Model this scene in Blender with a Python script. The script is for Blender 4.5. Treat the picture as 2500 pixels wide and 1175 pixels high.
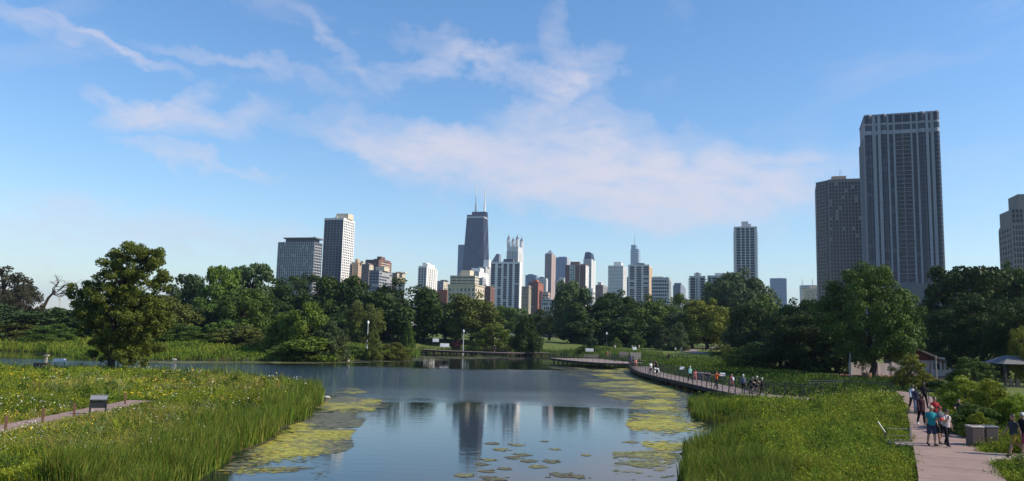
import bpy, math, random
import numpy as np
from mathutils import Vector, Matrix
R = math.radians
for o in list(bpy.data.objects): bpy.data.objects.remove(o)
scene = bpy.context.scene
col = scene.collection
# ------------------------------------------------------------------ camera
PW, PH, FPX = 2500.0, 1175.0, 1900.0
PITCH, ROLL, EYE = math.atan(226/1900.0), R(1.4), 6.0
F = np.array([0, math.cos(PITCH), math.sin(PITCH)])
R0 = np.array([1.0, 0, 0]); U0 = np.array([0, -math.sin(PITCH), math.cos(PITCH)])
RT = R0*math.cos(ROLL)+U0*math.sin(ROLL); UP = U0*math.cos(ROLL)-R0*math.sin(ROLL)
cam_d = bpy.data.cameras.new('camera'); cam = bpy.data.objects.new('camera', cam_d); col.objects.link(cam)
cam_d.sensor_fit = 'HORIZONTAL'; cam_d.sensor_width = 36; cam_d.lens = 36*FPX/PW
cam_d.clip_start = 0.2; cam_d.clip_end = 60000
cam.matrix_world = Matrix(((RT[0], UP[0], -F[0], 0), (RT[1], UP[1], -F[1], 0), (RT[2], UP[2], -F[2], EYE), (0, 0, 0, 1)))
scene.camera = cam
# ------------------------------------------------------------------ light
SUN_EL, SUN_AZ = R(37), R(-12)          # azimuth measured from +x towards +y
sdir = Vector((math.cos(SUN_EL)*math.cos(SUN_AZ), math.cos(SUN_EL)*math.sin(SUN_AZ), math.sin(SUN_EL)))
sl = bpy.data.lights.new('sun', 'SUN'); sl.energy = 5.0; sl.angle = R(0.53); sl.color = (1.0, .9, .76)
so = bpy.data.objects.new('sun', sl); col.objects.link(so); so.location = (200, 0, 300)
so.rotation_euler = sdir.to_track_quat('Z', 'Y').to_euler()
scene.view_settings.view_transform = 'Standard'; scene.view_settings.look = 'None'
scene.view_settings.gamma = 1; scene.view_settings.exposure = 0.45
scene.view_settings.use_curve_mapping = False
scene.render.engine = 'CYCLES'
HAZE = 0.00007
world = bpy.data.worlds.new('World'); scene.world = world; world.use_nodes = True

def ray(px, py):
    return F+RT*((px-PW/2)/FPX)+UP*((PH/2-py)/FPX)
def G(px, py, z=0.0):
    d = ray(px, py); t = (z-EYE)/d[2]
    return np.array([d[0]*t, d[1]*t, z])
def at(px, py, D):                      # point on a pixel's ray at ground distance D along the view
    d = ray(px, py); t = D/d[1]
    return np.array([d[0]*t, D, EYE+d[2]*t])
def proj(x, y, z):
    x = np.asarray(x, float); y = np.asarray(y, float); z = np.asarray(z, float)-EYE
    f = y*F[1]+z*F[2]; r = x*RT[0]+y*RT[1]+z*RT[2]; u = x*UP[0]+y*UP[1]+z*UP[2]
    f = np.where(f < .1, .1, f)
    return PW/2+FPX*r/f, PH/2-FPX*u/f

class NT:
    def __init__(s, tree): s.t = tree
    def n(s, typ, **kw):
        nd = s.t.nodes.new(typ)
        for k, v in kw.items():
            if k.startswith('i_'):
                key = k[2:]; key = int(key) if key.isdigit() else key.replace('_', ' ')
                s.set(nd.inputs[key], v)
            else: setattr(nd, k, v)
        return nd
    def set(s, inp, v):
        if isinstance(v, bpy.types.NodeSocket): s.t.links.new(v, inp)
        else: inp.default_value = v
    def m(s, op, a, b=None, c=None, clamp=False):
        nd = s.t.nodes.new('ShaderNodeMath'); nd.operation = op; nd.use_clamp = clamp
        for i, v in enumerate((a, b, c)):
            if v is not None: s.set(nd.inputs[i], v)
        return nd.outputs[0]
    def ramp(s, fac, stops):
        nd = s.t.nodes.new('ShaderNodeValToRGB'); s.set(nd.inputs[0], fac)
        e = nd.color_ramp.elements
        while len(e) < len(stops): e.new(.5)
        for i, (p, c) in enumerate(stops):
            e[i].position = p; e[i].color = tuple(c)+(1,) if len(c) == 3 else c
        return nd.outputs[0]
    def mix(s, fac, a, b, blend='MIX'):
        nd = s.t.nodes.new('ShaderNodeMix'); nd.data_type = 'RGBA'; nd.blend_type = blend
        s.set(nd.inputs[0], fac); s.set(nd.inputs[6], a); s.set(nd.inputs[7], b)
        return nd.outputs[2]
def c4(c): return (c[0], c[1], c[2], 1)

# ------------------------------------------------------------------ sky
def build_world():
    t = NT(world.node_tree); world.node_tree.nodes.clear()
    sky = t.n('ShaderNodeTexSky', sky_type='NISHITA', sun_disc=False, sun_elevation=SUN_EL,
              sun_rotation=math.pi/2-SUN_AZ, altitude=100, air_density=1.25, dust_density=.15, ozone_density=2.2)
    tc = t.n('ShaderNodeTexCoord'); sp = t.n('ShaderNodeSeparateXYZ', i_0=tc.outputs['Generated'])
    X, Y, Z = sp.outputs
    az = t.m('ARCTAN2', X, Y); el = t.m('ARCSINE', Z)
    def field(scale, stretch, rot, detail=6, dist=.0, off=0.0):
        cmb = t.n('ShaderNodeCombineXYZ', i_X=az, i_Y=el)
        mp = t.n('ShaderNodeMapping', i_0=cmb.outputs[0]); mp.inputs['Rotation'].default_value = (0, 0, rot)
        mp2 = t.n('ShaderNodeMapping', i_0=mp.outputs[0]); mp2.inputs['Scale'].default_value = (1, stretch, 1)
        mp2.inputs['Location'].default_value = (off, off*.7, 0)
        ns = t.n('ShaderNodeTexNoise', i_Vector=mp2.outputs[0], i_Scale=scale, i_Detail=detail, i_Roughness=.6, i_Distortion=dist)
        return ns.outputs[0]
    w1 = t.m('MULTIPLY', t.m('SUBTRACT', field(7, 1.4, 0, 5, 0, 3.1), .5), .15)
    w2 = t.m('MULTIPLY', t.m('SUBTRACT', field(8, 1.2, .4, 5, 0, 9.7), .5), .12)
    azd = t.m('ADD', az, w1); eld = t.m('ADD', el, w2)
    def blob(px, py, wx, wy, rot, dens, soft=1.0):
        d = ray(px, py); d = d/np.linalg.norm(d); a0 = math.atan2(d[0], d[1]); e0 = math.asin(d[2])
        a = t.m('SUBTRACT', azd, a0); e = t.m('SUBTRACT', eld, e0)
        c, s_ = math.cos(rot), math.sin(rot)
        u = t.m('MULTIPLY', t.m('ADD', t.m('MULTIPLY', a, c), t.m('MULTIPLY', e, s_)), FPX/wx)
        v = t.m('MULTIPLY', t.m('SUBTRACT', t.m('MULTIPLY', e, c), t.m('MULTIPLY', a, s_)), FPX/wy)
        q = t.m('SQRT', t.m('ADD', t.m('MULTIPLY', u, u), t.m('MULTIPLY', v, v)))
        k = t.m('SUBTRACT', 1.0, q, clamp=True)
        k = t.m('POWER', k, .8*soft)
        return t.m('MULTIPLY', k, dens)
    # (px, py, half-length, half-width, tilt, density) of the cirrus seen in the photograph
    blobs = [(1400, 440, 620, 110, R(-7), 1.15), (1480, 350, 330, 90, R(-8), .9), (1080, 370, 330, 80, R(-12), .9),
             (1650, 450, 420, 90, R(0), .85), (900, 350, 300, 40, R(-8), .5), (1390, 210, 170, 60, R(30), .75),
             (1250, 180, 300, 34, R(-18), .5), (1080, 150, 300, 30, R(8), .42), (1370, 130, 60, 150, R(12), .45),
             (415, 290, 150, 42, R(12), .75), (480, 250, 80, 36, R(35), .6), (560, 300, 150, 40, R(22), .6), (330, 265, 110, 22, R(-15), .55),
             (290, 108, 170, 17, R(-17), .65), (70, 35, 230, 30, R(-12), .38), (600, 160, 300, 24, R(-8), .4),
             (500, 392, 180, 20, R(-8), .5), (770, 90, 220, 22, R(-30), .35), (1950, 430, 300, 70, R(8), .45),
             (150, 560, 600, 70, R(2), .4), (600, 590, 500, 50, R(-2), .3)]
    tot = None
    for b in blobs:
        k = blob(*b); tot = k if tot is None else t.m('ADD', tot, k)
    fib = field(9, 4.0, R(10), 9, 1.2, 1.3); fib2 = field(22, 2.5, R(-15), 8, .8, 5.0)
    tex = t.m('ADD', t.m('MULTIPLY', fib, .75), t.m('MULTIPLY', fib2, .45))
    tex = t.m('MULTIPLY', t.m('SUBTRACT', tex, .30), 2.3, clamp=True)
    gen = t.m('MULTIPLY', t.m('SUBTRACT', field(3.2, 3.0, R(-12), 8, 1.0, 20.0), .56, clamp=True), .8)
    gen = t.m('MULTIPLY', gen, t.m('GREATER_THAN', Z, 0.0))
    msk = t.m('ADD', t.m('MULTIPLY', tot, tex), gen)
    msk = t.m('SUBTRACT', 1.0, t.m('POWER', 2.718, t.m('MULTIPLY', msk, -1.35)), clamp=True)
    hs = t.n('ShaderNodeHueSaturation', i_Hue=.5, i_Saturation=1.22, i_Value=1.0, i_Color=sky.outputs[0])
    tint = t.mix(1.0, hs.outputs[0], (.92, .97, 1.08, 1), 'MULTIPLY')
    bg1 = t.n('ShaderNodeBackground', i_Color=tint, i_Strength=.118)
    bg2 = t.n('ShaderNodeBackground', i_Color=(.80, .76, .84, 1), i_Strength=.72)
    mx = t.n('ShaderNodeMixShader', i_0=msk, i_1=bg1.outputs[0], i_2=bg2.outputs[0])
    t.n('ShaderNodeOutputWorld', i_Surface=mx.outputs[0])
build_world()

# ------------------------------------------------------------------ materials
MATS = {}
def mat_new(name):
    m = bpy.data.materials.new(name); m.use_nodes = True; m.node_tree.nodes.clear(); MATS[name] = m
    return m, NT(m.node_tree)
def mat_plain(name, color, rough=.7, var=.12, scale=1.5, bump=.0, spec=.4, metal=0.0, scale2=None):
    if name in MATS: return MATS[name]
    m, t = mat_new(name)
    tc = t.n('ShaderNodeTexCoord')
    n1 = t.n('ShaderNodeTexNoise', i_Vector=tc.outputs['Object'], i_Scale=scale, i_Detail=6, i_Roughness=.65)
    lo = [max(0, c*(1-var*1.4)) for c in color]; hi = [min(1, c*(1+var)) for c in color]
    cc = t.ramp(n1.outputs[0], [(.3, lo), (.7, hi)])
    oi = t.n('ShaderNodeObjectInfo')
    hv = t.n('ShaderNodeHueSaturation', i_Color=cc, i_Value=t.m('ADD', .92, t.m('MULTIPLY', oi.outputs['Random'], .16)))
    p = t.n('ShaderNodeBsdfPrincipled', i_Base_Color=hv.outputs[0], i_Roughness=rough, i_Metallic=metal)
    p.inputs['Specular IOR Level'].default_value = spec
    if bump:
        n2 = t.n('ShaderNodeTexNoise', i_Vector=tc.outputs['Object'], i_Scale=scale2 or scale*8, i_Detail=5)
        b = t.n('ShaderNodeBump', i_Strength=bump, i_Distance=.05, i_Height=n2.outputs[0]); t.set(p.inputs['Normal'], b.outputs[0])
    t.n('ShaderNodeOutputMaterial', i_Surface=p.outputs[0]); return m
def mat_glass(name, color, rough=.12, spec=.6):
    if name in MATS: return MATS[name]
    m, t = mat_new(name); oi = t.n('ShaderNodeObjectInfo'); tc = t.n('ShaderNodeTexCoord')
    n1 = t.n('ShaderNodeTexNoise', i_Vector=tc.outputs['Object'], i_Scale=.35, i_Detail=3)
    k = t.m('ADD', t.m('MULTIPLY', oi.outputs['Random'], .5), t.m('MULTIPLY', n1.outputs[0], .8))
    cc = t.mix(k, c4([c*.55 for c in color]), c4([c*1.35 for c in color]))
    p = t.n('ShaderNodeBsdfPrincipled', i_Base_Color=cc, i_Roughness=rough)
    p.inputs['Specular IOR Level'].default_value = spec
    t.n('ShaderNodeOutputMaterial', i_Surface=p.outputs[0]); return m
def mat_leaf(name, dark, light, trans=.18):
    if name in MATS: return MATS[name]
    m, t = mat_new(name)
    a = t.n('ShaderNodeAttribute', attribute_name='rnd'); oi = t.n('ShaderNodeObjectInfo')
    cc = t.mix(a.outputs['Fac'], c4(dark), c4(light))
    hv = t.n('ShaderNodeHueSaturation', i_Color=cc, i_Hue=t.m('ADD', .485, t.m('MULTIPLY', oi.outputs['Random'], .03)),
             i_Value=t.m('ADD', .85, t.m('MULTIPLY', oi.outputs['Random'], .3)))
    p = t.n('ShaderNodeBsdfPrincipled', i_Base_Color=hv.outputs[0], i_Roughness=.55)
    p.inputs['Specular IOR Level'].default_value = .12
    tr = t.n('ShaderNodeBsdfTranslucent', i_Color=hv.outputs[0])
    mx = t.n('ShaderNodeMixShader', i_0=trans, i_1=p.outputs[0], i_2=tr.outputs[0])
    t.n('ShaderNodeOutputMaterial', i_Surface=mx.outputs[0]); return m
def mat_vcol(name, trans=.2, rough=.75, spec=.08):
    if name in MATS: return MATS[name]
    m, t = mat_new(name)
    a = t.n('ShaderNodeAttribute', attribute_name='tint')
    p = t.n('ShaderNodeBsdfPrincipled', i_Base_Color=a.outputs['Color'], i_Roughness=rough)
    p.inputs['Specular IOR Level'].default_value = spec
    tr = t.n('ShaderNodeBsdfTranslucent', i_Color=a.outputs['Color'])
    mx = t.n('ShaderNodeMixShader', i_0=trans, i_1=p.outputs[0], i_2=tr.outputs[0])
    t.n('ShaderNodeOutputMaterial', i_Surface=mx.outputs[0]); return m

# ------------------------------------------------------------------ mesh helpers
def raw_mesh(name, V, faces_idx, loop_tot, smooth=False):
    """V (n,3), flat loop vertex indices, per-face loop totals"""
    me = bpy.data.meshes.new(name)
    V = np.asarray(V, np.float32); L = np.asarray(faces_idx, np.int32); T = np.asarray(loop_tot, np.int32)
    me.vertices.add(len(V)); me.vertices.foreach_set('co', V.ravel())
    me.loops.add(len(L)); me.loops.foreach_set('vertex_index', L)
    me.polygons.add(len(T)); st = np.zeros(len(T), np.int32); st[1:] = np.cumsum(T)[:-1]
    me.polygons.foreach_set('loop_start', st)
    try: me.polygons.foreach_set('loop_total', T)
    except Exception: pass
    if smooth: me.polygons.foreach_set('use_smooth', np.ones(len(T), bool))
    me.update(calc_edges=True); me.validate()
    return me
def link(name, me, parent=None, mat=None, loc=None, rotz=0.0):
    o = bpy.data.objects.new(name, me); col.objects.link(o)
    if mat is not None:
        if len(me.materials) == 0: me.materials.append(mat)
    if parent is not None: o.parent = parent
    if loc is not None: o.location = tuple(float(v) for v in loc)
    if rotz: o.rotation_euler = (0, 0, rotz)
    return o
def tag(o, label=None, cat=None, group=None, kind=None):
    if label: o['label'] = label
    if cat: o['category'] = cat
    if group: o['group'] = group
    if kind: o['kind'] = kind
    return o
def empty(name, loc=(0, 0, 0), rz=0.0, label=None, cat=None, group=None):
    o = bpy.data.objects.new(name, None); col.objects.link(o)
    o.location = tuple(float(v) for v in loc); o.rotation_euler = (0, 0, rz); o.empty_display_size = .2
    return tag(o, label, cat, group)
class MB:
    def __init__(s): s.v = []; s.f = []
    def add(s, v, f):
        b = len(s.v); s.v.extend([tuple(map(float, p)) for p in v]); s.f.extend([tuple(i+b for i in q) for q in f]); return s
    def box(s, x0, x1, y0, y1, z0, z1):
        return s.add([(x0, y0, z0), (x1, y0, z0), (x1, y1, z0), (x0, y1, z0), (x0, y0, z1), (x1, y0, z1), (x1, y1, z1), (x0, y1, z1)],
                     [(0, 3, 2, 1), (4, 5, 6, 7), (0, 1, 5, 4), (1, 2, 6, 5), (2, 3, 7, 6), (3, 0, 4, 7)])
    def obox(s, c, ax, ay, az):          # oriented box: centre and three half-axes
        c, ax, ay, az = map(np.asarray, (c, ax, ay, az)); v = []
        for k in (-1, 1):
            for i, j in ((-1, -1), (1, -1), (1, 1), (-1, 1)): v.append(c+i*ax+j*ay+k*az)
        return s.add(v, [(0, 3, 2, 1), (4, 5, 6, 7), (0, 1, 5, 4), (1, 2, 6, 5), (2, 3, 7, 6), (3, 0, 4, 7)])
    def bevbox(s, x0, x1, y0, y1, z0, z1, b):
        P = [(x0+b, y0), (x1-b, y0), (x1, y0+b), (x1, y1-b), (x1-b, y1), (x0+b, y1), (x0, y1-b), (x0, y0+b)]
        cx, cy = (x0+x1)/2, (y0+y1)/2; kx = 1-2*b/(x1-x0); ky = 1-2*b/(y1-y0)
        I = [(cx+(x-cx)*kx, cy+(y-cy)*ky) for x, y in P]
        v = [(x, y, z0) for x, y in P]+[(x, y, z1-b) for x, y in P]+[(x, y, z1) for x, y in I]
        f = [tuple(range(7, -1, -1)), tuple(range(16, 24))]
        for r in (0, 8):
            for i in range(8): j = (i+1) % 8; f.append((r+i, r+j, r+8+j, r+8+i))
        return s.add(v, f)
    def prism(s, poly, z0, z1, top=None):
        n = len(poly); top = top or poly
        v = [(x, y, z0) for x, y in poly]+[(x, y, z1) for x, y in top]
        f = [tuple(range(n-1, -1, -1)), tuple(range(n, 2*n))]+[(i, (i+1) % n, n+(i+1) % n, n+i) for i in range(n)]
        return s.add(v, f)
    def tube(s, pts, rad, n=8, cap=True):
        pts = [np.asarray(p, float) for p in pts]; m = len(pts)
        if not hasattr(rad, '__len__'): rad = [rad]*m
        v = []; ref = None
        for i, p in enumerate(pts):
            d = pts[min(i+1, m-1)]-pts[max(i-1, 0)]; d = d/(np.linalg.norm(d)+1e-9)
            if ref is None: ref = np.array([1, 0, 0]) if abs(d[0]) < .8 else np.array([0, 1, 0])
            a = np.cross(d, ref); a /= np.linalg.norm(a)+1e-9; b = np.cross(d, a); ref = np.cross(a, d)
            for k in range(n):
                t = 2*math.pi*k/n; v.append(p+rad[i]*(a*math.cos(t)+b*math.sin(t)))
        f = []
        for i in range(m-1):
            for k in range(n): j = (k+1) % n; f.append((i*n+k, i*n+j, (i+1)*n+j, (i+1)*n+k))
        if cap: f.append(tuple(range(n-1, -1, -1))); f.append(tuple((m-1)*n+k for k in range(n)))
        return s.add(v, f)
    def lathe(s, prof, n=12, c=(0, 0)):
        v = []; m = len(prof)
        for r, z in prof:
            for k in range(n): t = 2*math.pi*k/n; v.append((c[0]+r*math.cos(t), c[1]+r*math.sin(t), z))
        f = [(i*n+k, i*n+(k+1) % n, (i+1)*n+(k+1) % n, (i+1)*n+k) for i in range(m-1) for k in range(n)]
        f += [tuple(range(n-1, -1, -1)), tuple((m-1)*n+k for k in range(n))]
        return s.add(v, f)
    def torus(s, c, ax, ay, R_, r, n=20, k=6):
        c, ax, ay = map(np.asarray, (c, ax, ay)); az = np.cross(ax, ay); v = []
        for i in range(n):
            t = 2*math.pi*i/n; d = ax*math.cos(t)+ay*math.sin(t)
            for j in range(k): u = 2*math.pi*j/k; v.append(c+d*(R_+r*math.cos(u))+az*r*math.sin(u))
        return s.add(v, [(i*k+j, ((i+1) % n)*k+j, ((i+1) % n)*k+(j+1) % k, i*k+(j+1) % k) for i in range(n) for j in range(k)])
    def mesh(s, name):
        me = bpy.data.meshes.new(name); me.from_pydata(s.v, [], s.f); me.update(); return me
    def build(s, name, mat, parent=None, loc=None, rotz=0.0, smooth=False):
        me = s.mesh(name)
        if smooth:
            for p in me.polygons: p.use_smooth = True
        return link(name, me, parent, mat, loc, rotz)
ORD = 'first second third fourth fifth sixth seventh eighth ninth tenth eleventh twelfth thirteenth fourteenth fifteenth sixteenth seventeenth eighteenth nineteenth twentieth twenty-first twenty-second'.split()
rng = np.random.default_rng(7); random.seed(7)
def sstep(a, b, x):
    t = np.clip((np.asarray(x, float)-a)/(b-a), 0, 1); return t*t*(3-2*t)
def vnoise(x, y, s, seed=0):
    """cheap value noise, vectorised"""
    r = np.random.default_rng(seed).random((64, 64)); x = np.asarray(x)/s; y = np.asarray(y)/s
    xi = np.floor(x).astype(int); yi = np.floor(y).astype(int); fx = x-xi; fy = y-yi
    fx = fx*fx*(3-2*fx); fy = fy*fy*(3-2*fy); g = lambda a, b: r[a % 64, b % 64]
    return (g(xi, yi)*(1-fx)+g(xi+1, yi)*fx)*(1-fy)+(g(xi, yi+1)*(1-fx)+g(xi+1, yi+1)*fx)*fy
def in_poly(px, py, poly):
    px = np.asarray(px); py = np.asarray(py); c = np.zeros(px.shape, bool); n = len(poly)
    for i in range(n):
        x1, y1 = poly[i]; x2, y2 = poly[(i+1) % n]
        if y1 == y2: continue
        c ^= ((y1 > py) != (y2 > py)) & (px < (x2-x1)*(py-y1)/(y2-y1)+x1)
    return c
def poly_dist(px, py, poly):
    d = np.full(np.shape(px), 1e9); n = len(poly)
    for i in range(n):
        x1, y1 = poly[i]; x2, y2 = poly[(i+1) % n]; dx, dy = x2-x1, y2-y1
        t = np.clip(((px-x1)*dx+(py-y1)*dy)/(dx*dx+dy*dy+1e-9), 0, 1)
        d = np.minimum(d, np.hypot(px-x1-t*dx, py-y1-t*dy))
    return d
# ------------------------------------------------------------------ terrain, pond, paths
def W2(*pix, z=0.0): return [tuple(G(a, b, z)[:2]) for a, b in pix]
DECK_Z = 0.9
deck_px = [(1537, 894), (1548, 902), (1565, 909), (1600, 918), (1650, 929), (1700, 940), (1750, 952), (1800, 963), (1850, 968), (1905, 972), (1965, 977)]
deck_left = W2(*deck_px, z=DECK_Z)
POND = W2((500, 1172), (570, 1128), (640, 1088), (690, 1052), (745, 1030), (765, 1005), (797, 972), (770, 957), (700, 944), (560, 932), (400, 922), (200, 916), (0, 913), (-250, 912),
          (-250, 850), (0, 856), (100, 861), (175, 870), (205, 879), (400, 880), (560, 879), (700, 882), (850, 880), (960, 877), (1015, 871), (1030, 861),
          (1240, 866), (1340, 869), (1385, 873), (1420, 880), (1490, 889), (1548, 892))
POND += [(x+1.6, y-.5) for x, y in deck_left[1:6]]
POND += W2((1690, 974), (1674, 990), (1682, 1012), (1700, 1028), (1750, 1036), (1800, 1050), (1750, 1066), (1695, 1088), (1655, 1116), (1642, 1172))
POND += [(5.2, 14), (9, -20), (9, -80), (-30, -80), (-22, -20), (-11.5, 16)]
def rough_edge(poly):
    out = []; r_ = random.Random(4)
    for (x1, y1), (x2, y2) in zip(poly, poly[1:]+poly[:1]):
        L = math.hypot(x2-x1, y2-y1); n = max(1, int(L/2.2)) if 20 < y1 < 130 else 1
        for k in range(n):
            a = .45*(1 if n > 1 and k else .0); out.append((x1+(x2-x1)*k/n+r_.uniform(-a, a)*1.2, y1+(y2-y1)*k/n+r_.uniform(-a, a)*1.2))
    return out
POND = rough_edge(POND)
def line_dist(x, y, line):
    d = np.full(np.shape(x), 1e9)
    for (x1, y1), (x2, y2) in zip(line, line[1:]):
        dx, dy = x2-x1, y2-y1; t_ = np.clip(((x-x1)*dx+(y-y1)*dy)/(dx*dx+dy*dy), 0, 1); d = np.minimum(d, np.hypot(x-x1-t_*dx, y-y1-t_*dy))
    return d
def height(x, y):
    x = np.asarray(x, float); y = np.asarray(y, float)
    ins = in_poly(x, y, POND); d = poly_dist(x, y, POND); d = np.where(ins, -d, d)
    bank = np.where(d < 0, np.clip(d*.35, -1.2, 0)-.02, 0.72*sstep(0, 4.5, d)+.02)
    bank = bank*np.where(d > 0, .40+.60*sstep(4.0, 11.0, line_dist(x, y, deck_left)), 1)
    right = sstep(-10, 45, x)
    rise = 3.4*(1-right)*sstep(112, 135, y)*(.75*sstep(3, 42, d)+.25*sstep(30, 120, d))+1.5*right*sstep(135, 275, y)*sstep(0, 25, d)
    pen = sstep(3, 16, d)*(.12+.40*sstep(2, 14, x))                                     # inland a little higher
    und = (vnoise(x, y, 17, 3)-.5)*.5*sstep(4, 16, d)*sstep(60, 140, y)
    return bank+np.where(d > 0, rise+pen+und, 0)
def hz(x, y): return float(height(np.array([x]), np.array([y]))[0])
def axis(segs):
    out = []
    for a, b, s in segs: out += list(np.arange(a, b, s))
    return np.array(out)
xs = axis([(-9000, -1000, 800), (-1000, -200, 80), (-200, -90, 6), (-90, 60, .9), (60, 120, 4), (120, 300, 20), (300, 1000, 100), (1000, 9001, 800)])
ys = axis([(-2000, -100, 190), (-100, 10, 5), (10, 130, .9), (130, 300, 1.8), (300, 400, 10), (400, 1000, 60), (1000, 14001, 1000)])
gx, gy = np.meshgrid(xs, ys); gz = height(gx.ravel(), gy.ravel())
V = np.stack([gx.ravel(), gy.ravel(), gz], 1); nx, ny = len(xs), len(ys)
i = (np.arange(ny-1)[:, None]*nx+np.arange(nx-1)[None]).ravel()
FI = np.stack([i, i+1, i+nx+1, i+nx], 1)
me = raw_mesh('ground', V, FI.ravel(), np.full(len(FI), 4), smooth=True)
m, t = mat_new('ground_turf')
tc = t.n('ShaderNodeTexCoord'); P = tc.outputs['Object']
n1 = t.n('ShaderNodeTexNoise', i_Vector=P, i_Scale=.06, i_Detail=7, i_Roughness=.6); n2 = t.n('ShaderNodeTexNoise', i_Vector=P, i_Scale=1.6, i_Detail=8, i_Roughness=.7)
n3 = t.n('ShaderNodeTexNoise', i_Vector=P, i_Scale=14, i_Detail=4)
turf = t.mix(n1.outputs[0], (.062, .105, .022, 1), (.118, .150, .036, 1))
turf = t.mix(t.m('MULTIPLY', n2.outputs[0], .6), turf, (.15, .155, .05, 1))
zz = t.n('ShaderNodeSeparateXYZ', i_0=P).outputs[2]
mud = t.mix(n2.outputs[0], (.030, .026, .014, 1), (.075, .062, .034, 1))
fz = t.m('MULTIPLY', t.m('SUBTRACT', t.m('ADD', zz, t.m('MULTIPLY', n2.outputs[0], .3)), .28), 3.0, clamp=True)
cc = t.mix(fz, mud, turf)
bp = t.n('ShaderNodeBump', i_Strength=.6, i_Distance=.15, i_Height=n3.outputs[0])
p = t.n('ShaderNodeBsdfPrincipled', i_Base_Color=cc, i_Roughness=.9, i_Normal=bp.outputs[0]); p.inputs['Specular IOR Level'].default_value = .1
t.n('ShaderNodeOutputMaterial', i_Surface=p.outputs[0])
tag(link('ground', me, mat=m), kind='structure')
# water
m, t = mat_new('pond_water'); tc = t.n('ShaderNodeTexCoord'); P = tc.outputs['Object']
def mapped(sc, rot=0.0):
    mp = t.n('ShaderNodeMapping', i_0=P); mp.inputs['Scale'].default_value = sc; mp.inputs['Rotation'].default_value = (0, 0, rot); return mp.outputs[0]
big = t.n('ShaderNodeTexNoise', i_Vector=mapped((.016, .03, 1), .15), i_Scale=1, i_Detail=3, i_Roughness=.5)
yy = t.n('ShaderNodeSeparateXYZ', i_0=P).outputs[1]
medn = t.n('ShaderNodeTexNoise', i_Vector=mapped((.05, .12, 1), -.2), i_Scale=1, i_Detail=5, i_Roughness=.6)
yy = t.m('ADD', yy, t.m('ADD', t.m('MULTIPLY', t.m('SUBTRACT', big.outputs[0], .5), 34), t.m('MULTIPLY', t.m('SUBTRACT', medn.outputs[0], .5), 30)))
# breeze: ruffled water down the middle of the pond, calm water near the bridge and in the lee of the far trees
wind = t.m('MULTIPLY', t.m('MULTIPLY', t.m('SUBTRACT', yy, 64), 1/22, clamp=True), t.m('MULTIPLY', t.m('SUBTRACT', 134, yy), 1/16, clamp=True))
wind = t.m('MULTIPLY', wind, t.m('ADD', .35, t.m('MULTIPLY', big.outputs[0], 1.3)))
r1 = t.n('ShaderNodeTexNoise', i_Vector=mapped((2.4, 4.4, 1), .1), i_Scale=1, i_Detail=4, i_Roughness=.6)
r2 = t.n('ShaderNodeTexNoise', i_Vector=mapped((.5, 1.3, 1), -.1), i_Scale=1, i_Detail=3, i_Roughness=.5)
h = t.m('ADD', t.m('MULTIPLY', r1.outputs[0], t.m('ADD', .0022, t.m('MULTIPLY', wind, .10))), t.m('MULTIPLY', r2.outputs[0], t.m('ADD', .005, t.m('MULTIPLY', wind, .05))))
bp = t.n('ShaderNodeBump', i_Strength=1.0, i_Distance=1.0, i_Height=h)
deep = t.n('ShaderNodeBsdfPrincipled', i_Base_Color=(.012, .018, .016, 1), i_Roughness=.03, i_IOR=1.33, i_Normal=bp.outputs[0])
t.n('ShaderNodeOutputMaterial', i_Surface=deep.outputs[0])
px_, py_ = np.array(POND).T
tag(MB().add([(min(px_)-15, -85, 0), (max(px_)+15, -85, 0), (max(px_)+15, 225, 0), (min(px_)-15, 225, 0)], [(0, 1, 2, 3)]).build('pond_water', m), kind='structure')

# concrete paths ------------------------------------------------------------
conc = mat_plain('pink_concrete', (.255, .178, .150), .9, .12, .9, .25, .2)
conc2 = mat_plain('grey_concrete', (.24, .19, .16), .9, .12, .9, .25, .2)
PATH_Z = 1.27
def strip_slabs(root, line, width, z, step, mat, th=.14, gap=.02):
    """slabs along a centre line of world points; every slab is its own part"""
    P_ = [np.array(q[:2]) for q in line]; L = [0]
    for a, b in zip(P_, P_[1:]): L.append(L[-1]+np.linalg.norm(b-a))
    def pt(s):
        s = min(max(s, 0), L[-1]); k = max(0, min(len(L)-2, int(np.searchsorted(L, s)-1)))
        return P_[k]+(P_[k+1]-P_[k])*(s-L[k])/(L[k+1]-L[k])
    def nr(s):
        d = pt(s+1.0)-pt(s-1.0); d /= np.linalg.norm(d)+1e-9; return np.array([d[1], -d[0]])
    s = 0.0; k = 0
    while s < L[-1]-.2:
        e = min(s+step, L[-1]); a, b = pt(s+gap), pt(e-gap); na, nb = nr(s+gap)*width/2, nr(e-gap)*width/2
        MB().prism([tuple(a-na), tuple(b-nb), tuple(b+nb), tuple(a+na)][::-1], z-th, z).build('slab', mat, root); s = e; k += 1
path = tag(empty('path'), kind='structure')
path_line = W2((2380, 1330), (2352, 1175), (2310, 1090), (2283, 1035), (2262, 995), (2246, 972), (2215, 960), (2140, 953), (2060, 949), z=PATH_Z)
strip_slabs(path, path_line, 2.75, PATH_Z+.012, 3.2, conc)
br = W2((2365, 1114), (2440, 1118), (2580, 1124), z=PATH_Z)
strip_slabs(path, br, 3.1, PATH_Z+.004, 2.2, conc2)
br = W2((2255, 1083), (2215, 1083), (2175, 1083), z=PATH_Z)
strip_slabs(path, br, 1.1, PATH_Z+.005, 1.6, conc2)
lp = tag(empty('garden_path'), kind='structure')
LPZ = .95
strip_slabs(lp, W2((-160, 1075), (0, 1050), (100, 1028), (190, 1011), (260, 995), (350, 978), z=LPZ), 1.9, LPZ, 3.0, conc)
wp = tag(empty('lawn_path'), kind='structure')
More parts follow.
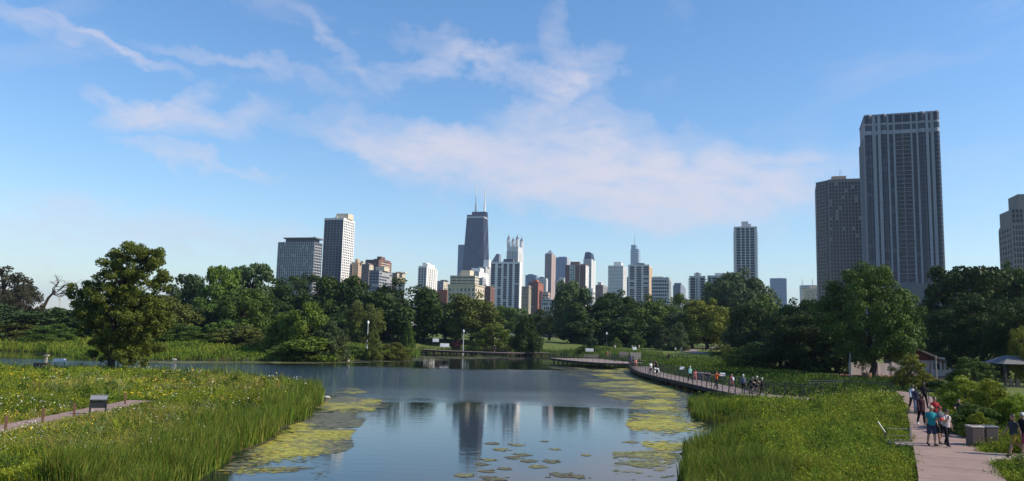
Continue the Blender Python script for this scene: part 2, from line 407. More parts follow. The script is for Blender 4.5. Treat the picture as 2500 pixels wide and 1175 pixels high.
q = [at(1712, 868, 196), at(1690, 862, 208), at(1682, 856, 222), at(1700, 850, 240), at(1735, 846, 258), at(1790, 843, 280)]
strip_slabs(wp, q, 3.6, 0, 40, conc2) if False else None
lw = MB()
for a, b in zip(q, q[1:]):
    d = (b-a)[:2]; d /= np.linalg.norm(d); n_ = np.array([-d[1], d[0]])*2.0
    N = 6
    for j in range(N):
        A = a[:2]+(b-a)[:2]*j/N; B = a[:2]+(b-a)[:2]*(j+1)/N
        lw.add([(*(A-n_), hz(*(A-n_))+.08), (*(A+n_), hz(*(A+n_))+.08), (*(B+n_), hz(*(B+n_))+.08), (*(B-n_), hz(*(B-n_))+.08)], [(0, 3, 2, 1)])
lw.build('paving', conc2, wp)
# ------------------------------------------------------------------ buildings
GRID = R(-15); GU = np.array([math.cos(GRID), math.sin(GRID)]); GV = np.array([-math.sin(GRID), math.cos(GRID)])
def cross2(a, b): return a[0]*b[1]-a[1]*b[0]
GROUND_B = 3.2
class Tower:
    """root Empty at the front-right ground corner; local x runs along the front (-W..0), local y goes back (0..Dp)"""
    def __init__(s, name, label, xL, xC, xR, ytop, D, corner='R', dp=None, cat='building', grid=None):
        global GU, GV, GRID
        GRID = grid if grid is not None else R(-15); GU = np.array([math.cos(GRID), math.sin(GRID)]); GV = np.array([-math.sin(GRID), math.cos(GRID)]); s.gu = GU
        rr = lambda x: ray(x, ytop)[:2]
        C = D*np.array([rr(xC)[0]/rr(xC)[1], 1.0])
        if corner == 'R':
            s.W = cross2(C, rr(xL))/cross2(GU, rr(xL))
            s.Dp = dp if dp else -cross2(C, rr(xR))/cross2(GV, rr(xR)); s.C = C
        else:
            s.W = -cross2(C, rr(xR))/cross2(GU, rr(xR)); s.Dp = dp if dp else -cross2(C, rr(xL))/cross2(GV, rr(xL)); s.C = C+GU*s.W
        s.ytop, s.D = ytop, D
        s.H = at(xC, ytop, D)[2]-GROUND_B; s.pxm = FPX/D
        s.root = empty(name, (s.C[0], s.C[1], GROUND_B), GRID, label, cat)
    def zpx(s, py, px=None):                        # height above the tower's ground of picture row py at the front
        px = px if px is not None else proj(s.C[0], s.C[1], s.H)[0]
        return float(at(px, py, s.D)[2]-GROUND_B)
    def xpx(s, px):                                 # local x of picture column px on the front plane
        r_ = ray(px, s.ytop)[:2]; a = -cross2(s.C, r_)/cross2(s.gu, r_); return a
    def wall(s, mat, z0=0, z1=None, ins=0.0, name='wall'):
        return MB().box(-s.W+ins, -ins, ins, s.Dp-ins, z0, z1 or s.H).build(name, mat, s.root)
    def block(s, name, mat, x0, x1, y0, y1, z0, z1):
        return MB().box(x0, x1, y0, y1, z0, z1).build(name, mat, s.root)
    def facade(s, face, cols, fh, wf, hf, glass, frame=None, z0=4.0, z1=None, pier=.35, span=.2, glass2=None, mode='auto', m0=0.0, m1=0.0, x0=None, x1=None, pname='pier', lit=.12):
        """recessed panes between proud piers and floor bands. wf/hf: pane share of the bay / of the storey"""
        z1 = z1 if z1 is not None else s.H
        if face == 'front': o, t, n, L, rz = np.array([-s.W, 0]), np.array([1, 0]), np.array([0, -1]), s.W, 0
        elif face == 'right': o, t, n, L, rz = np.array([0, 0]), np.array([0, 1]), np.array([1, 0]), s.Dp, math.pi/2
        else: o, t, n, L, rz = np.array([-s.W, s.Dp]), np.array([0, -1]), np.array([-1, 0]), s.Dp, -math.pi/2
        a0 = x0 if x0 is not None else m0; a1 = x1 if x1 is not None else L-m1
        bw = (a1-a0)/cols; rows = max(1, int((z1-z0)/fh)); fh = (z1-z0)/rows
        w, h = bw*wf, fh*hf
        px_w = w*s.pxm
        indiv = (mode == 'one') or (mode == 'auto' and px_w >= 6.5 and cols*rows <= 300)
        wm = MB().box(-w/2, w/2, -.08, .0, 0, h).mesh('window'); wm.materials.append(glass)
        wm2 = wm
        if glass2: wm2 = wm.copy(); wm2.materials.clear(); wm2.materials.append(glass2)
        acc = [MB(), MB()]
        for c in range(cols):
            a = a0+bw*(c+.5)
            for r_ in range(rows):
                k = 1 if (glass2 and random.random() < lit) else 0  # share of panes drawn in the second glass
                p = o+t*a; z = z0+fh*r_+(fh-h)/2
                if indiv: link('window', (wm, wm2)[k], s.root, loc=(p[0], p[1], z), rotz=rz)
                else:
                    q = p+n*.04; acc[k].obox((q[0], q[1], z+h/2), (*(t*w/2), 0), (*(n*.04), 0), (0, 0, h/2))
        for k, a_ in enumerate(acc):
            if a_.v: tag(a_.build('window', (glass, glass2)[k], s.root), kind='stuff')
        if frame is None: return
        far = s.D > 1190
        pm, sm = MB(), MB(); pw = bw*(1-wf); ph = fh*(1-hf)
        if pw > .05 and pier:
            for c in range(cols+1):
                a = min(max(a0+bw*c, pw/4), L-pw/4) if (x0 is None and m0 == 0) else a0+bw*c
                p = o+t*a+n*pier/2
                b = MB().obox((p[0], p[1], (z0+z1)/2), (*(t*pw/2), 0), (*(n*pier/2), 0), (0, 0, (z1-z0)/2))
                if far: pm.add(b.v, b.f)
                else: b.build(pname, frame, s.root)
        if ph > .05 and span:
            for r_ in range(rows+1):
                z = z0+fh*r_; p = o+t*(a0+a1)/2+n*span/2
                b = MB().obox((p[0], p[1], z), (*(t*(a1-a0)/2), 0), (*(n*span/2), 0), (0, 0, ph/2))
                if far: sm.add(b.v, b.f)
                else: sm.add(b.v, b.f)
        if pm.v: tag(pm.build(pname, frame, s.root), kind='stuff')
        if sm.v: tag(sm.build('floor_band', frame, s.root), kind='stuff')
    def roof(s, mat, over=.0, th=.5, name='roof'):
        return s.block(name, mat, -s.W-over-.05, over+.05, -over-.05, s.Dp+over+.05, s.H, s.H+th)
    def pent(s, mat, pxl, pxr, pytop, back=.25, depth=.4, z0=None, name='penthouse'):
        z0 = s.H+.5 if z0 is None else z0
        return s.block(name, mat, s.xpx(pxl), s.xpx(pxr), s.Dp*back, s.Dp*(back+depth), z0, s.zpx(pytop))
def rooftop_clutter(T, mat, n, seed):
    r_ = random.Random(seed)
    for k in range(n):
        x = -T.W*r_.uniform(.15, .9); y = T.Dp*r_.uniform(.2, .8); a = r_.uniform(.6, 1.8)
        T.block('vent_box', mat, x, x+a, y, y+a*1.3, T.H+.5, T.H+.5+r_.uniform(.8, 2.0))
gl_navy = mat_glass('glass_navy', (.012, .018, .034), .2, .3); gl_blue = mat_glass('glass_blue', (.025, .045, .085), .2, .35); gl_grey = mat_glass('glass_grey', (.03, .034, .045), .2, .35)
gl_light = mat_glass('glass_blind', (.30, .30, .29), .4, .3); gl_teal = mat_glass('glass_teal', (.05, .12, .14)); gl_sky = mat_glass('glass_sky', (.10, .16, .22), .08, .9)
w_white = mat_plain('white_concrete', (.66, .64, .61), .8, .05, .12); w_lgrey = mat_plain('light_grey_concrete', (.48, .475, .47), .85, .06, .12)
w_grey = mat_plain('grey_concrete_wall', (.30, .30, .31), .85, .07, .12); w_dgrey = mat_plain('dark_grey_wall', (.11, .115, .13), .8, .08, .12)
w_tan = mat_plain('tan_brick', (.46, .33, .22), .9, .08, .15); w_cream = mat_plain('cream_limestone', (.52, .45, .34), .9, .07, .15); w_brown = mat_plain('brown_brick', (.16, .085, .065), .9, .08, .15)
w_red = mat_plain('red_brick', (.32, .115, .07), .9, .09, .15); w_mauve = mat_plain('mauve_brick', (.22, .16, .14), .9, .08, .15)
w_black = mat_plain('black_steel', (.010, .018, .048), .6, .1, .1); w_pink = mat_plain('pink_granite', (.42, .31, .27), .8, .07, .1)  # haze and sky blue is mixed into the black steel's base colour
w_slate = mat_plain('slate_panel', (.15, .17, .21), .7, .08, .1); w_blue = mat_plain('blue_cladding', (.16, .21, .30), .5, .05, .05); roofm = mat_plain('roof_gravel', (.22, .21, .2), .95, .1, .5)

def simple(label, xL, xC, xR, ytop, D, wall, glass, cols, fh=3.3, wf=.62, hf=.6, scols=None, frame=None, pents=(), name='apartment_building', glass2=gl_light, pier=.3, span=.2, side=None, corner='R', dp=None, z0=4, lit=.12, top=1.5, clutter=2, roofmat=None):
    T = Tower(name, label, xL, xC, xR, ytop, D, corner, dp)
    T.wall(wall, ins=.0)
    fr = frame or wall
    T.facade('front', cols, fh, wf, hf, glass, fr, z0=z0, z1=T.H-top, pier=pier, span=span, glass2=glass2, lit=lit)
    sc = scols if scols is not None else max(1, int(cols*T.Dp/T.W))
    if sc: T.facade('right' if corner == 'R' else 'left', sc, fh, wf, hf, glass, side or fr, z0=z0, z1=T.H-top, pier=pier, span=span, glass2=glass2, lit=lit)
    T.roof(roofmat or fr, .25, .5)
    for p in pents: T.pent(p[3] if len(p) > 3 else wall, *p[:3])
    if clutter: rooftop_clutter(T, w_grey, clutter, int(xL))
    return T
# 1 grey block with flat overhanging cap
T = Tower('apartment_tower', 'slate grey tower with a flat overhanging roof slab, leftmost on the skyline', 680, 768, 787, 592, 900)
T.wall(w_slate); T.facade('front', 18, 3.3, .55, .82, gl_navy, w_grey, z0=4, pier=.45, span=.12, glass2=gl_light, lit=.08)
T.facade('right', 5, 3.3, .7, .6, gl_navy, w_dgrey, z0=4, pier=.2, span=.3)
bm = MB()
for r_ in range(int(T.H/3.3)-1):
    for c in range(4):
        y = T.Dp*(c+.6)/4.6; z = 5+r_*3.3
        bm.add([(0, y-.9, z), (0, y+.9, z), (1.3, y, z), (0, y-.9, z+1.1), (0, y+.9, z+1.1), (1.3, y, z+1.1)], [(0, 2, 1), (3, 4, 5), (0, 3, 5, 2), (1, 2, 5, 4)])
tag(bm.build('balcony', w_white, T.root), kind='stuff')
T.roof(w_slate, .1, .6); T.block('mechanical_storey', w_dgrey, -T.W*.84, -T.W*.06, 3, T.Dp*.9, T.H+.6, T.zpx(583))
T.block('roof_slab', w_dgrey, T.xpx(693), T.xpx(772), -1.5, T.Dp*1.02, T.zpx(583), T.zpx(580)); MB().tube([(T.xpx(763), 4, T.zpx(580)), (T.xpx(763), 4, T.zpx(577.5))], .9).build('vent_pipe', w_dgrey, T.root)
# 2 grid tower
T = Tower('apartment_tower', 'tall grid-faced tower, dark glass front and sunlit cream right side with cream penthouse', 793, 839, 866, 533, 980)
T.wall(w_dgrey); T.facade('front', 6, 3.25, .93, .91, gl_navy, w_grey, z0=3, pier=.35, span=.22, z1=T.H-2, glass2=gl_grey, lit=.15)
T.facade('right', 6, 3.25, .60, .56, gl_navy, w_white, z0=3, pier=.4, span=.3, z1=T.H-2)  # shade and sun painted in: front frame darker grey, side frame white
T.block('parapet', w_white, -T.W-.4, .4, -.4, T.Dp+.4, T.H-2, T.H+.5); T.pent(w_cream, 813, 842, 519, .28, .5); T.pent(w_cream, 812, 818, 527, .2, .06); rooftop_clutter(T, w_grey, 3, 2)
# 3-8 brick blocks between the trees
simple('narrow sunlit tan brick block right beside the tall grid-faced tower', 861, 875, 887, 642, 1000, w_tan, gl_grey, 4, wf=.4, hf=.45, scols=4, side=w_tan, pents=((864, 870, 632), (877, 883, 637)))
T = simple('dark brown brick tower with pale balcony bands on its right side', 913, 928, 953, 633, 1120, w_brown, gl_navy, 3, wf=.5, hf=.5, scols=1, pents=((914, 924, 625),), clutter=1)
bm = MB()
for k in range(int(T.H/3.3)-2): bm.box(-.1, 1.0, 1.5, T.Dp-1.5, 6+k*3.3, 6.9+k*3.3)
tag(bm.build('balcony', w_cream, T.root), kind='stuff')
T = simple('low dark brown block left of the banded brown tower', 893, 913, 914, 635, 1130, w_brown, gl_navy, 4, wf=.5, hf=.5, dp=14, clutter=0)
simple('mauve brick slab right of the narrow tan block', 884, 902, 911, 646, 960, w_mauve, gl_grey, 4, wf=.4, hf=.4, scols=2, side=w_cream, pents=((890, 897, 642),))
T = simple('dark grey balcony block with cream roof house in front of brown towers', 902, 926, 957, 661, 880, w_dgrey, gl_navy, 3, wf=.9, hf=.55, scols=5, side=w_grey, frame=w_slate, pents=((909, 930, 650, w_cream),))
simple('small cream topped block just left of the big round oak', 958, 970, 988, 667, 1010, w_mauve, gl_grey, 3, wf=.4, hf=.4, scols=4, side=w_cream, pents=((962, 975, 663, w_cream), (976, 984, 664, w_cream)))
T = Tower('apartment_tower', 'slim white tower with blue-grey front standing alone above the big oak', 1022, 1042, 1067, 651, 1000)
T.wall(w_lgrey); T.facade('front', 3, 3.2, .72, .7, gl_blue, w_lgrey, z0=4, z1=T.H-2, pier=.3, span=.1); T.facade('right', 5, 3.2, .42, .75, gl_grey, w_white, z0=4, z1=T.H-2, pier=.6, span=.1)
T.roof(w_white, .2, .5); T.pent(w_white, 1028, 1038, 641, .12, .35); T.pent(w_white, 1036, 1041, 644, .12, .7)
simple('small grey stepped block right of the slim white tower', 1067, 1083, 1096, 687, 1150, w_grey, gl_grey, 4, wf=.6, hf=.5, scols=3, side=w_cream, pents=((1072, 1086, 683, w_dgrey),))
simple('low red brick block peeping over the trees left of the cream mansion block', 1070, 1091, 1093, 709, 640, w_red, gl_grey, 3, wf=.3, hf=.3, dp=12, clutter=1)
# cream mansion block with set-back upper storeys
T = Tower('apartment_building', 'cream stone mansion block with cornice and set back balcony storeys', 1094, 1160, 1183, 697, 600)
T.wall(w_cream); T.facade('front', 7, 3.6, .36, .55, gl_grey, None, z0=3, z1=T.H-1.5, glass2=gl_light); T.facade('right', 4, 3.6, .36, .55, gl_grey, None, z0=3, z1=T.H-1.5)
T.block('cornice', w_cream, -T.W-.6, .6, -.6, T.Dp+.6, T.H, T.H+.7)
for c in range(8): T.block('pilaster', w_cream, -T.W+T.W*c/7-.25, -T.W+T.W*c/7+.25, -.22, 0.0, 3, T.H)
for k in range(6): T.block('balcony', w_grey, -T.W+T.W*(k+.75)/7, -T.W+T.W*(k+1.25)/7, -1.0, -.02, T.H-4.6-(k % 2)*3.6, T.H-3.9-(k % 2)*3.6)
zz_ = T.H+.7
T.block('upper_wall', w_grey, T.xpx(1099), T.xpx(1158), 1.5, 11, zz_, T.zpx(674))
nf = 3; fh = (T.zpx(673)-zz_)/nf
for k in range(nf): T.block('balcony', w_cream, T.xpx(1098), T.xpx(1159), .2, 11.5, zz_+fh*k+fh*.55, zz_+fh*(k+1)-.02)
for k in range(5):
    for j in range(nf): T.block('balcony_post', w_cream, T.xpx(1098+15*k), T.xpx(1098+15*k)+.4, .3, 1.4, zz_+fh*j, zz_+fh*j+fh*.55)
T.pent(w_cream, 1117, 1139, 658, .3, .4, z0=T.zpx(674)); T.pent(w_grey, 1112, 1117, 664, .3, .3, z0=T.zpx(674))
# pale stepped complex in front of the tapering tower
T = simple('light grey stepped block with white penthouse under the black tapering tower', 1144, 1170, 1192, 663, 1250, w_lgrey, gl_grey, 8, wf=.35, hf=.4, scols=5, side=w_white, pents=((1145, 1167, 653, w_white),))
T = simple('white block with a small square white turret under the black tapering tower', 1169, 1186, 1199, 652, 1400, w_lgrey, gl_grey, 7, wf=.55, hf=.5, scols=5, side=w_lgrey, pents=((1177, 1190, 633, w_white),), clutter=0)
simple('dark red brick block squeezed left of the white striped tower', 1160, 1197, 1200, 700, 700, w_brown, gl_grey, 6, wf=.3, hf=.4, dp=14)
simple('low grey block with stair roof behind the cream mansion block', 1150, 1178, 1186, 680, 900, w_grey, gl_grey, 6, wf=.4, hf=.4)
# far slab left of the black tower
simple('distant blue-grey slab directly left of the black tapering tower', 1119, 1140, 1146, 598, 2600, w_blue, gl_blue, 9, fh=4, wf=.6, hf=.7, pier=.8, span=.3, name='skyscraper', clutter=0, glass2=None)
# the black tapering tower
T = Tower('skyscraper', 'black tapering skyscraper with two white antenna masts on top', 1141, 1181, 1190, 524, 2400)
z0, z1 = 0.0, T.H; k0 = 1.62
W1, D1 = T.W, T.Dp; cx, cy = -W1/2, D1/2
def hanc(z): k = k0+(1-k0)*z/z1; return W1*k/2, D1*k/2
def hp(z, e=0.0):
    a, b = hanc(z); return [(cx-a-e, cy-b-e), (cx+a+e, cy-b-e), (cx+a+e, cy+b+e), (cx-a-e, cy+b+e)]
MB().prism(hp(0), 0, z1, hp(z1)).build('wall', w_black, T.root)
bm = MB(); wm_ = MB(); nfl = 62
for k in range(nfl):
    z = z1*(k+.25)/nfl; zt = z1*(k+.7)/nfl
    wm_.prism(hp(z, .25), z, zt, hp(zt, .25))
tag(wm_.build('window', mat_glass('glass_black', (.014, .022, .045), .25, .3), T.root), kind='stuff')
def onface(f, u, z):       # f 0 front, 1 right
    a, b = hanc(z)
    return np.array([cx+a*u, cy-b-.6, z]) if f == 0 else np.array([cx+a+.6, cy+b*u, z])
nb = 5
for f in (0, 1):
    for c in range(7):
        u = -1+2*c/6; MB().tube([onface(f, u, 0), onface(f, u, z1)], 1.0 if c in (0, 6) else .6, 4).build('column', w_black, T.root)
    for k in range(nb):
        za, zb = z1*(1-(1-k/nb)**1.0)*.96, z1*(k+1)/nb*.96
        for s_ in (-1, 1): MB().tube([onface(f, -s_, za), onface(f, s_, zb)], 1.1, 4).build('brace', w_black, T.root)
    bm = MB()
bm = MB(); bm.prism(hp(z1*.972, .8), z1*.972, z1*.985, hp(z1*.985, .8)); bm.build('light_band', w_lgrey, T.root)
T.block('crown', w_black, T.xpx(1150), T.xpx(1184), D1*.2, D1*.8, z1, T.zpx(516))
for px, pt in ((1156.5, 450), (1178.5, 455)):
    x = T.xpx(px); zc = T.zpx(516); zt = T.zpx(pt)
    MB().tube([(x, cy, zc), (x, cy, zc+(zt-zc)*.32)], 3.2, 6).build('mast_base', w_white, T.root)
    MB().tube([(x, cy, zc+(zt-zc)*.32), (x, cy, zc+(zt-zc)*.7), (x, cy, zt)], [1.9, 1.3, .6], 6).build('antenna_mast', w_white, T.root)
# white striped tower
T = Tower('apartment_tower', 'white tower with five dark window columns and tall white piers at centre', 1199, 1269.5, 1273.5, 640, 1140)
T.wall(w_grey)
cols_ = [(1200, 1209.5), (1216, 1224.5), (1230, 1238.5), (1243.5, 1252), (1257.5, 1268)]
edge = T.xpx(1199); prev = -T.W; zt = T.H-2.6
for a, b in cols_:
    xa, xb = T.xpx(a), T.xpx(b)
    if xa-prev > .3: T.block('pier', w_white, prev, xa, -.7, 0, 0, zt)
    T.facade('front', 1, 3.05, 1.0, .84, gl_navy, w_lgrey, z0=2, z1=zt, pier=0, span=.25, glass2=gl_light, x0=T.W+xa, x1=T.W+xb, lit=.07)
    prev = xb
T.block('pier', w_white, prev, .3, -.7, 0, 0, zt); T.block('parapet', w_white, -T.W-.1, .3, -.75, T.Dp, zt, T.H)
T.block('side_wall', w_white, .02, .28, .02, T.Dp, 0, zt)
T.pent(w_dgrey, 1228, 1252, 632, .25, .5, z0=T.H); rooftop_clutter(T, w_grey, 3, 3)
# four-lantern tower
T = Tower('skyscraper', 'pale grey stone tower crowned by small pointed lanterns behind the white striped tower', 1238, 1265, 1277, 602, 2200)
T.wall(w_lgrey); T.facade('front', 7, 4, .42, .75, gl_grey, w_lgrey, z0=20, z1=T.H-14, pier=1.2, span=.3); T.facade('right', 5, 4, .42, .75, gl_grey, w_white, z0=20, z1=T.H-14, pier=1.2, span=.3)
T.block('shoulder', w_lgrey, -T.W-2, 3, -2.5, T.Dp+2, 10, T.H*.70)
for x, y in ((-T.W+3.6, 3.6), (-3.6, 3.6), (-3.6, T.Dp-3.6), (-T.W+3.6, T.Dp-3.6)):
    zl = T.zpx(586); MB().lathe([(5.2, T.H), (5.2, zl), (5.6, zl), (5.6, zl+2)], 8, (x, y)).build('lantern', w_lgrey, T.root)
    MB().lathe([(5.3, zl+2), (3.6, zl+8), (1.2, zl+12), (.4, zl+17)], 8, (x, y)).build('lantern_roof', w_slate, T.root)
# slanted top tower
T = Tower('skyscraper', 'grey tower with a steep slanted roof left of the lantern tower', 1199, 1218, 1223, 641, 1700)
T.wall(w_slate); T.facade('front', 6, 4, .6, .7, gl_grey, w_grey, z0=10, pier=.6, span=.2); zt = T.zpx(620)
MB().add([(-T.W, 0, T.H), (0, 0, T.H), (0, T.Dp, T.H), (-T.W, T.Dp, T.H), (-T.W*.35, 0, zt), (0, 0, zt), (0, T.Dp, zt), (-T.W*.35, T.Dp, zt)], [(0, 1, 5, 4), (1, 2, 6, 5), (2, 3, 7, 6), (3, 0, 4, 7), (4, 5, 6, 7)]).build('slanted_roof', w_slate, T.root)
# right of centre
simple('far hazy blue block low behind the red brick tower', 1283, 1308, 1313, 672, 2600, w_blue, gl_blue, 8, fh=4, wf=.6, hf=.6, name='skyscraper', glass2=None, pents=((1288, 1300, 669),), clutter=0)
T = simple('red brick tower with dark front and sunlit red right side', 1291, 1314, 1326, 690, 1050, w_brown, gl_grey, 4, fh=3.2, wf=.35, hf=.45, scols=3, side=w_red, pents=((1296, 1308, 682, w_red),))  # one red brick: brown front painted for shade, red side for sun
simple('low brown block with pale vertical ribs right of the white striped tower', 1274, 1291, 1296, 701, 730, w_mauve, gl_grey, 8, wf=.55, hf=.7, frame=w_cream, pier=.4, span=0)
simple('pale grey windowless block behind the red brick tower', 1312, 1333, 1337, 680, 1250, w_lgrey, gl_grey, 3, wf=.12, hf=.3, pents=((1316, 1326, 676, w_dgrey),))
simple('low reddish flat with pale bands below the pink stone tower', 1324, 1338, 1343, 715, 900, w_red, gl_grey, 2, wf=.85, hf=.45, frame=w_pink)
simple('low dark flats with pale frames below the pink stone tower', 1323, 1352, 1360, 733, 640, w_dgrey, gl_navy, 6, wf=.7, hf=.7, frame=w_lgrey)
T = Tower('skyscraper', 'slender pink stone tower with pyramid roof', 1331, 1347, 1356, 620, 2300)
T.wall(w_pink); T.facade('front', 7, 4, .5, .8, gl_grey, w_mauve, z0=10, pier=.8, span=.3); T.facade('right', 4, 4, .35, .8, gl_grey, w_pink, z0=10, pier=.8, span=.3)
zt = T.zpx(608); z2 = T.zpx(616); x0, x1 = -T.W, 0
MB().prism([(x0, 0), (0, 0), (0, T.Dp), (x0, T.Dp)], T.H, z2, [(x0*.8, T.Dp*.2), (x0*.2, T.Dp*.2), (x0*.2, T.Dp*.8), (x0*.8, T.Dp*.8)]).build('roof_base', w_slate, T.root)
MB().prism([(x0*.78, T.Dp*.22), (x0*.22, T.Dp*.22), (x0*.22, T.Dp*.78), (x0*.78, T.Dp*.78)], z2, zt, [(x0*.53, T.Dp*.47), (x0*.47, T.Dp*.47), (x0*.47, T.Dp*.53), (x0*.53, T.Dp*.53)]).build('pyramid_roof', w_slate, T.root)
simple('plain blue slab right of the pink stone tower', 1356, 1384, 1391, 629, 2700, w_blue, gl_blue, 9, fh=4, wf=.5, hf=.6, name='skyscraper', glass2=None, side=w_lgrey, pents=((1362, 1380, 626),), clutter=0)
simple('small pale stepped block in front of the blue slab', 1356, 1376, 1381, 683, 1050, w_lgrey, gl_grey, 5, wf=.4, hf=.4, pents=((1364, 1377, 677, w_lgrey),))
T = Tower('apartment_building', 'brown brick block with a blue window stripe and white right edge', 1380, 1430, 1437, 648, 1000)
T.wall(w_brown); T.block('pier', w_lgrey, T.xpx(1391), T.xpx(1391.8), -.3, 0, 0, T.H); T.block('pier', w_lgrey, T.xpx(1403.5), T.xpx(1404.3), -.3, 0, 0, T.H); T.block('pier', w_lgrey, T.xpx(1415), T.xpx(1416), -.3, 0, 0, T.H)
T.facade('front', 2, 3.2, .85, .72, gl_teal, w_lgrey, z0=2, z1=T.H-1, x0=T.W+T.xpx(1392), x1=T.W+T.xpx(1403), pier=.15, span=.1, glass2=gl_light, mode='one')
T.facade('right', 4, 3.2, .4, .5, gl_grey, w_white, z0=2, pier=.3, span=.2); T.roof(w_lgrey, .3, .6); T.pent(w_brown, 1390, 1412, 638, .3, .4); T.pent(w_brown, 1416, 1432, 644, .2, .4); rooftop_clutter(T, w_grey, 4, 5)
T = Tower('skyscraper', 'pale tower with a dark tapered cap right of the brown brick block', 1425, 1444, 1453, 633, 2200)
T.wall(w_lgrey); T.facade('front', 5, 4, .4, .8, gl_grey, w_lgrey, z0=10, pier=1.0, span=.2); T.facade('right', 4, 4, .4, .8, gl_grey, w_white, z0=10, pier=1, span=.2)
MB().prism([(-T.W*.97, .5), (-.5, .5), (-.5, T.Dp*.97), (-T.W*.97, T.Dp*.97)], T.H, T.zpx(616), [(-T.W*.85, 3), (-T.W*.15, 3), (-T.W*.15, T.Dp*.8), (-T.W*.85, T.Dp*.8)]).build('tapered_cap', w_black, T.root)
T.block('cap_light', w_lgrey, -T.W*.7, -T.W*.3, 5, T.Dp*.6, T.zpx(616), T.zpx(614.5))
simple('low grey block with a pale roof house right of the dark capped tower', 1454, 1472, 1484, 697, 1050, w_mauve, gl_grey, 5, wf=.4, hf=.4, side=w_grey, pents=((1456, 1465, 688, w_lgrey),))
simple('tiny white block at the treetops below the dark capped tower', 1434, 1447, 1452, 706, 600, w_white, gl_blue, 3, wf=.8, hf=.5, clutter=0)
T = Tower('apartment_tower', 'white tower with a fine square window grid and a square roof house', 1485, 1521, 1530, 650, 1700)
T.wall(w_dgrey); T.facade('front', 16, 3.1, .66, .62, gl_blue, w_white, z0=4, z1=T.H-1.2, pier=.5, span=.45); T.facade('right', 9, 3.1, .6, .6, gl_blue, w_white, z0=4, z1=T.H-1.2, pier=.5, span=.45); T.roof(w_white, .4, 1.2); T.pent(w_lgrey, 1496, 1514, 638, .25, .5)
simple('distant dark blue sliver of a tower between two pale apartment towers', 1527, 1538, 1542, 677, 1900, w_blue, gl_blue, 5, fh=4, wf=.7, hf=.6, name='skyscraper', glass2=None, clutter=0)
# silver-blue tower with spire
T = Tower('skyscraper', 'hazy silver-blue glass tower with rounded corners and a thin spire', 1539, 1560, 1564, 608, 3000)
def rrect(x0, x1, y0, y1, r, n=5):
    o = []
    for cx_, cy_, a in ((x1-r, y0+r, -90), (x1-r, y1-r, 0), (x0+r, y1-r, 90), (x0+r, y0+r, 180)):
        for k in range(n+1): t_ = R(a+90*k/n); o.append((cx_+r*math.cos(t_), cy_+r*math.sin(t_)))
    return o
r_ = T.W*.16
MB().prism(rrect(-T.W, 0, 0, T.Dp, r_), 0, T.H).build('wall', gl_sky, T.root, smooth=False)
bm = MB()
for k in range(48): bm.prism(rrect(-T.W-.3, .3, -.3, T.Dp+.3, r_), T.H*k/48, T.H*k/48+1.0)
tag(bm.build('floor_band', w_lgrey, T.root), kind='stuff')
MB().prism(rrect(T.xpx(1540), T.xpx(1553.5), 1, T.Dp-1, r_), T.H, T.zpx(598)).build('upper_tier', gl_sky, T.root)
MB().tube([(T.xpx(1547), T.Dp/2, T.zpx(598)), (T.xpx(1547), T.Dp/2, T.zpx(588)), (T.xpx(1547), T.Dp/2, T.zpx(566))], [2.2, 1.6, .5], 6).build('spire', w_lgrey, T.root)
# tan-edged balcony tower
T = Tower('apartment_tower', 'pale tower with three dark window bays and sunlit tan right edge', 1534, 1585, 1592, 647, 1080)
T.wall(w_lgrey)
prev = -T.W; zt = T.H-2
for a, b in ((1538, 1549), (1554, 1566), (1571, 1583)):
    xa, xb = T.xpx(a), T.xpx(b); T.block('pier', w_lgrey, prev, xa, -.6, 0, 0, zt)
    T.facade('front', 1, 3.15, 1, .78, gl_navy, w_lgrey, z0=2, z1=zt, pier=0, span=.3, glass2=gl_light, x0=T.W+xa, x1=T.W+xb, lit=.12); prev = xb
T.block('pier', w_lgrey, prev, .2, -.6, 0, 0, zt); T.block('parapet', w_lgrey, -T.W-.1, .2, -.65, T.Dp, zt, T.H+.3)
T.facade('right', 3, 3.15, .3, .5, gl_grey, w_tan, z0=2, z1=zt, pier=.4, span=.2); T.pent(w_dgrey, 1553, 1571, 641, .2, .5); T.pent(w_grey, 1545, 1558, 645, .2, .2)  # side frame coloured tan for the warm sunlight on that face
simple('long low grey balcony block right of the tan-edged tower', 1591, 1633, 1638, 679, 760, w_grey, gl_navy, 8, wf=.75, hf=.55, frame=w_lgrey, pents=((1593, 1618, 674, w_cream),))
T = Tower('apartment_tower', 'hazy grey block with cut corners and a low roof house', 1640, 1667, 1674, 695, 1300)
MB().prism([(-T.W*.78, 0), (-T.W*.22, 0), (0, T.Dp*.3), (0, T.Dp), (-T.W, T.Dp), (-T.W, T.Dp*.3)], 0, T.H).build('wall', w_slate, T.root); T.facade('front', 8, 3.2, .5, .55, gl_blue, w_slate, z0=4, m0=T.W*.22, m1=T.W*.22); T.pent(w_slate, 1645, 1662, 690, .1, .6, z0=T.H)
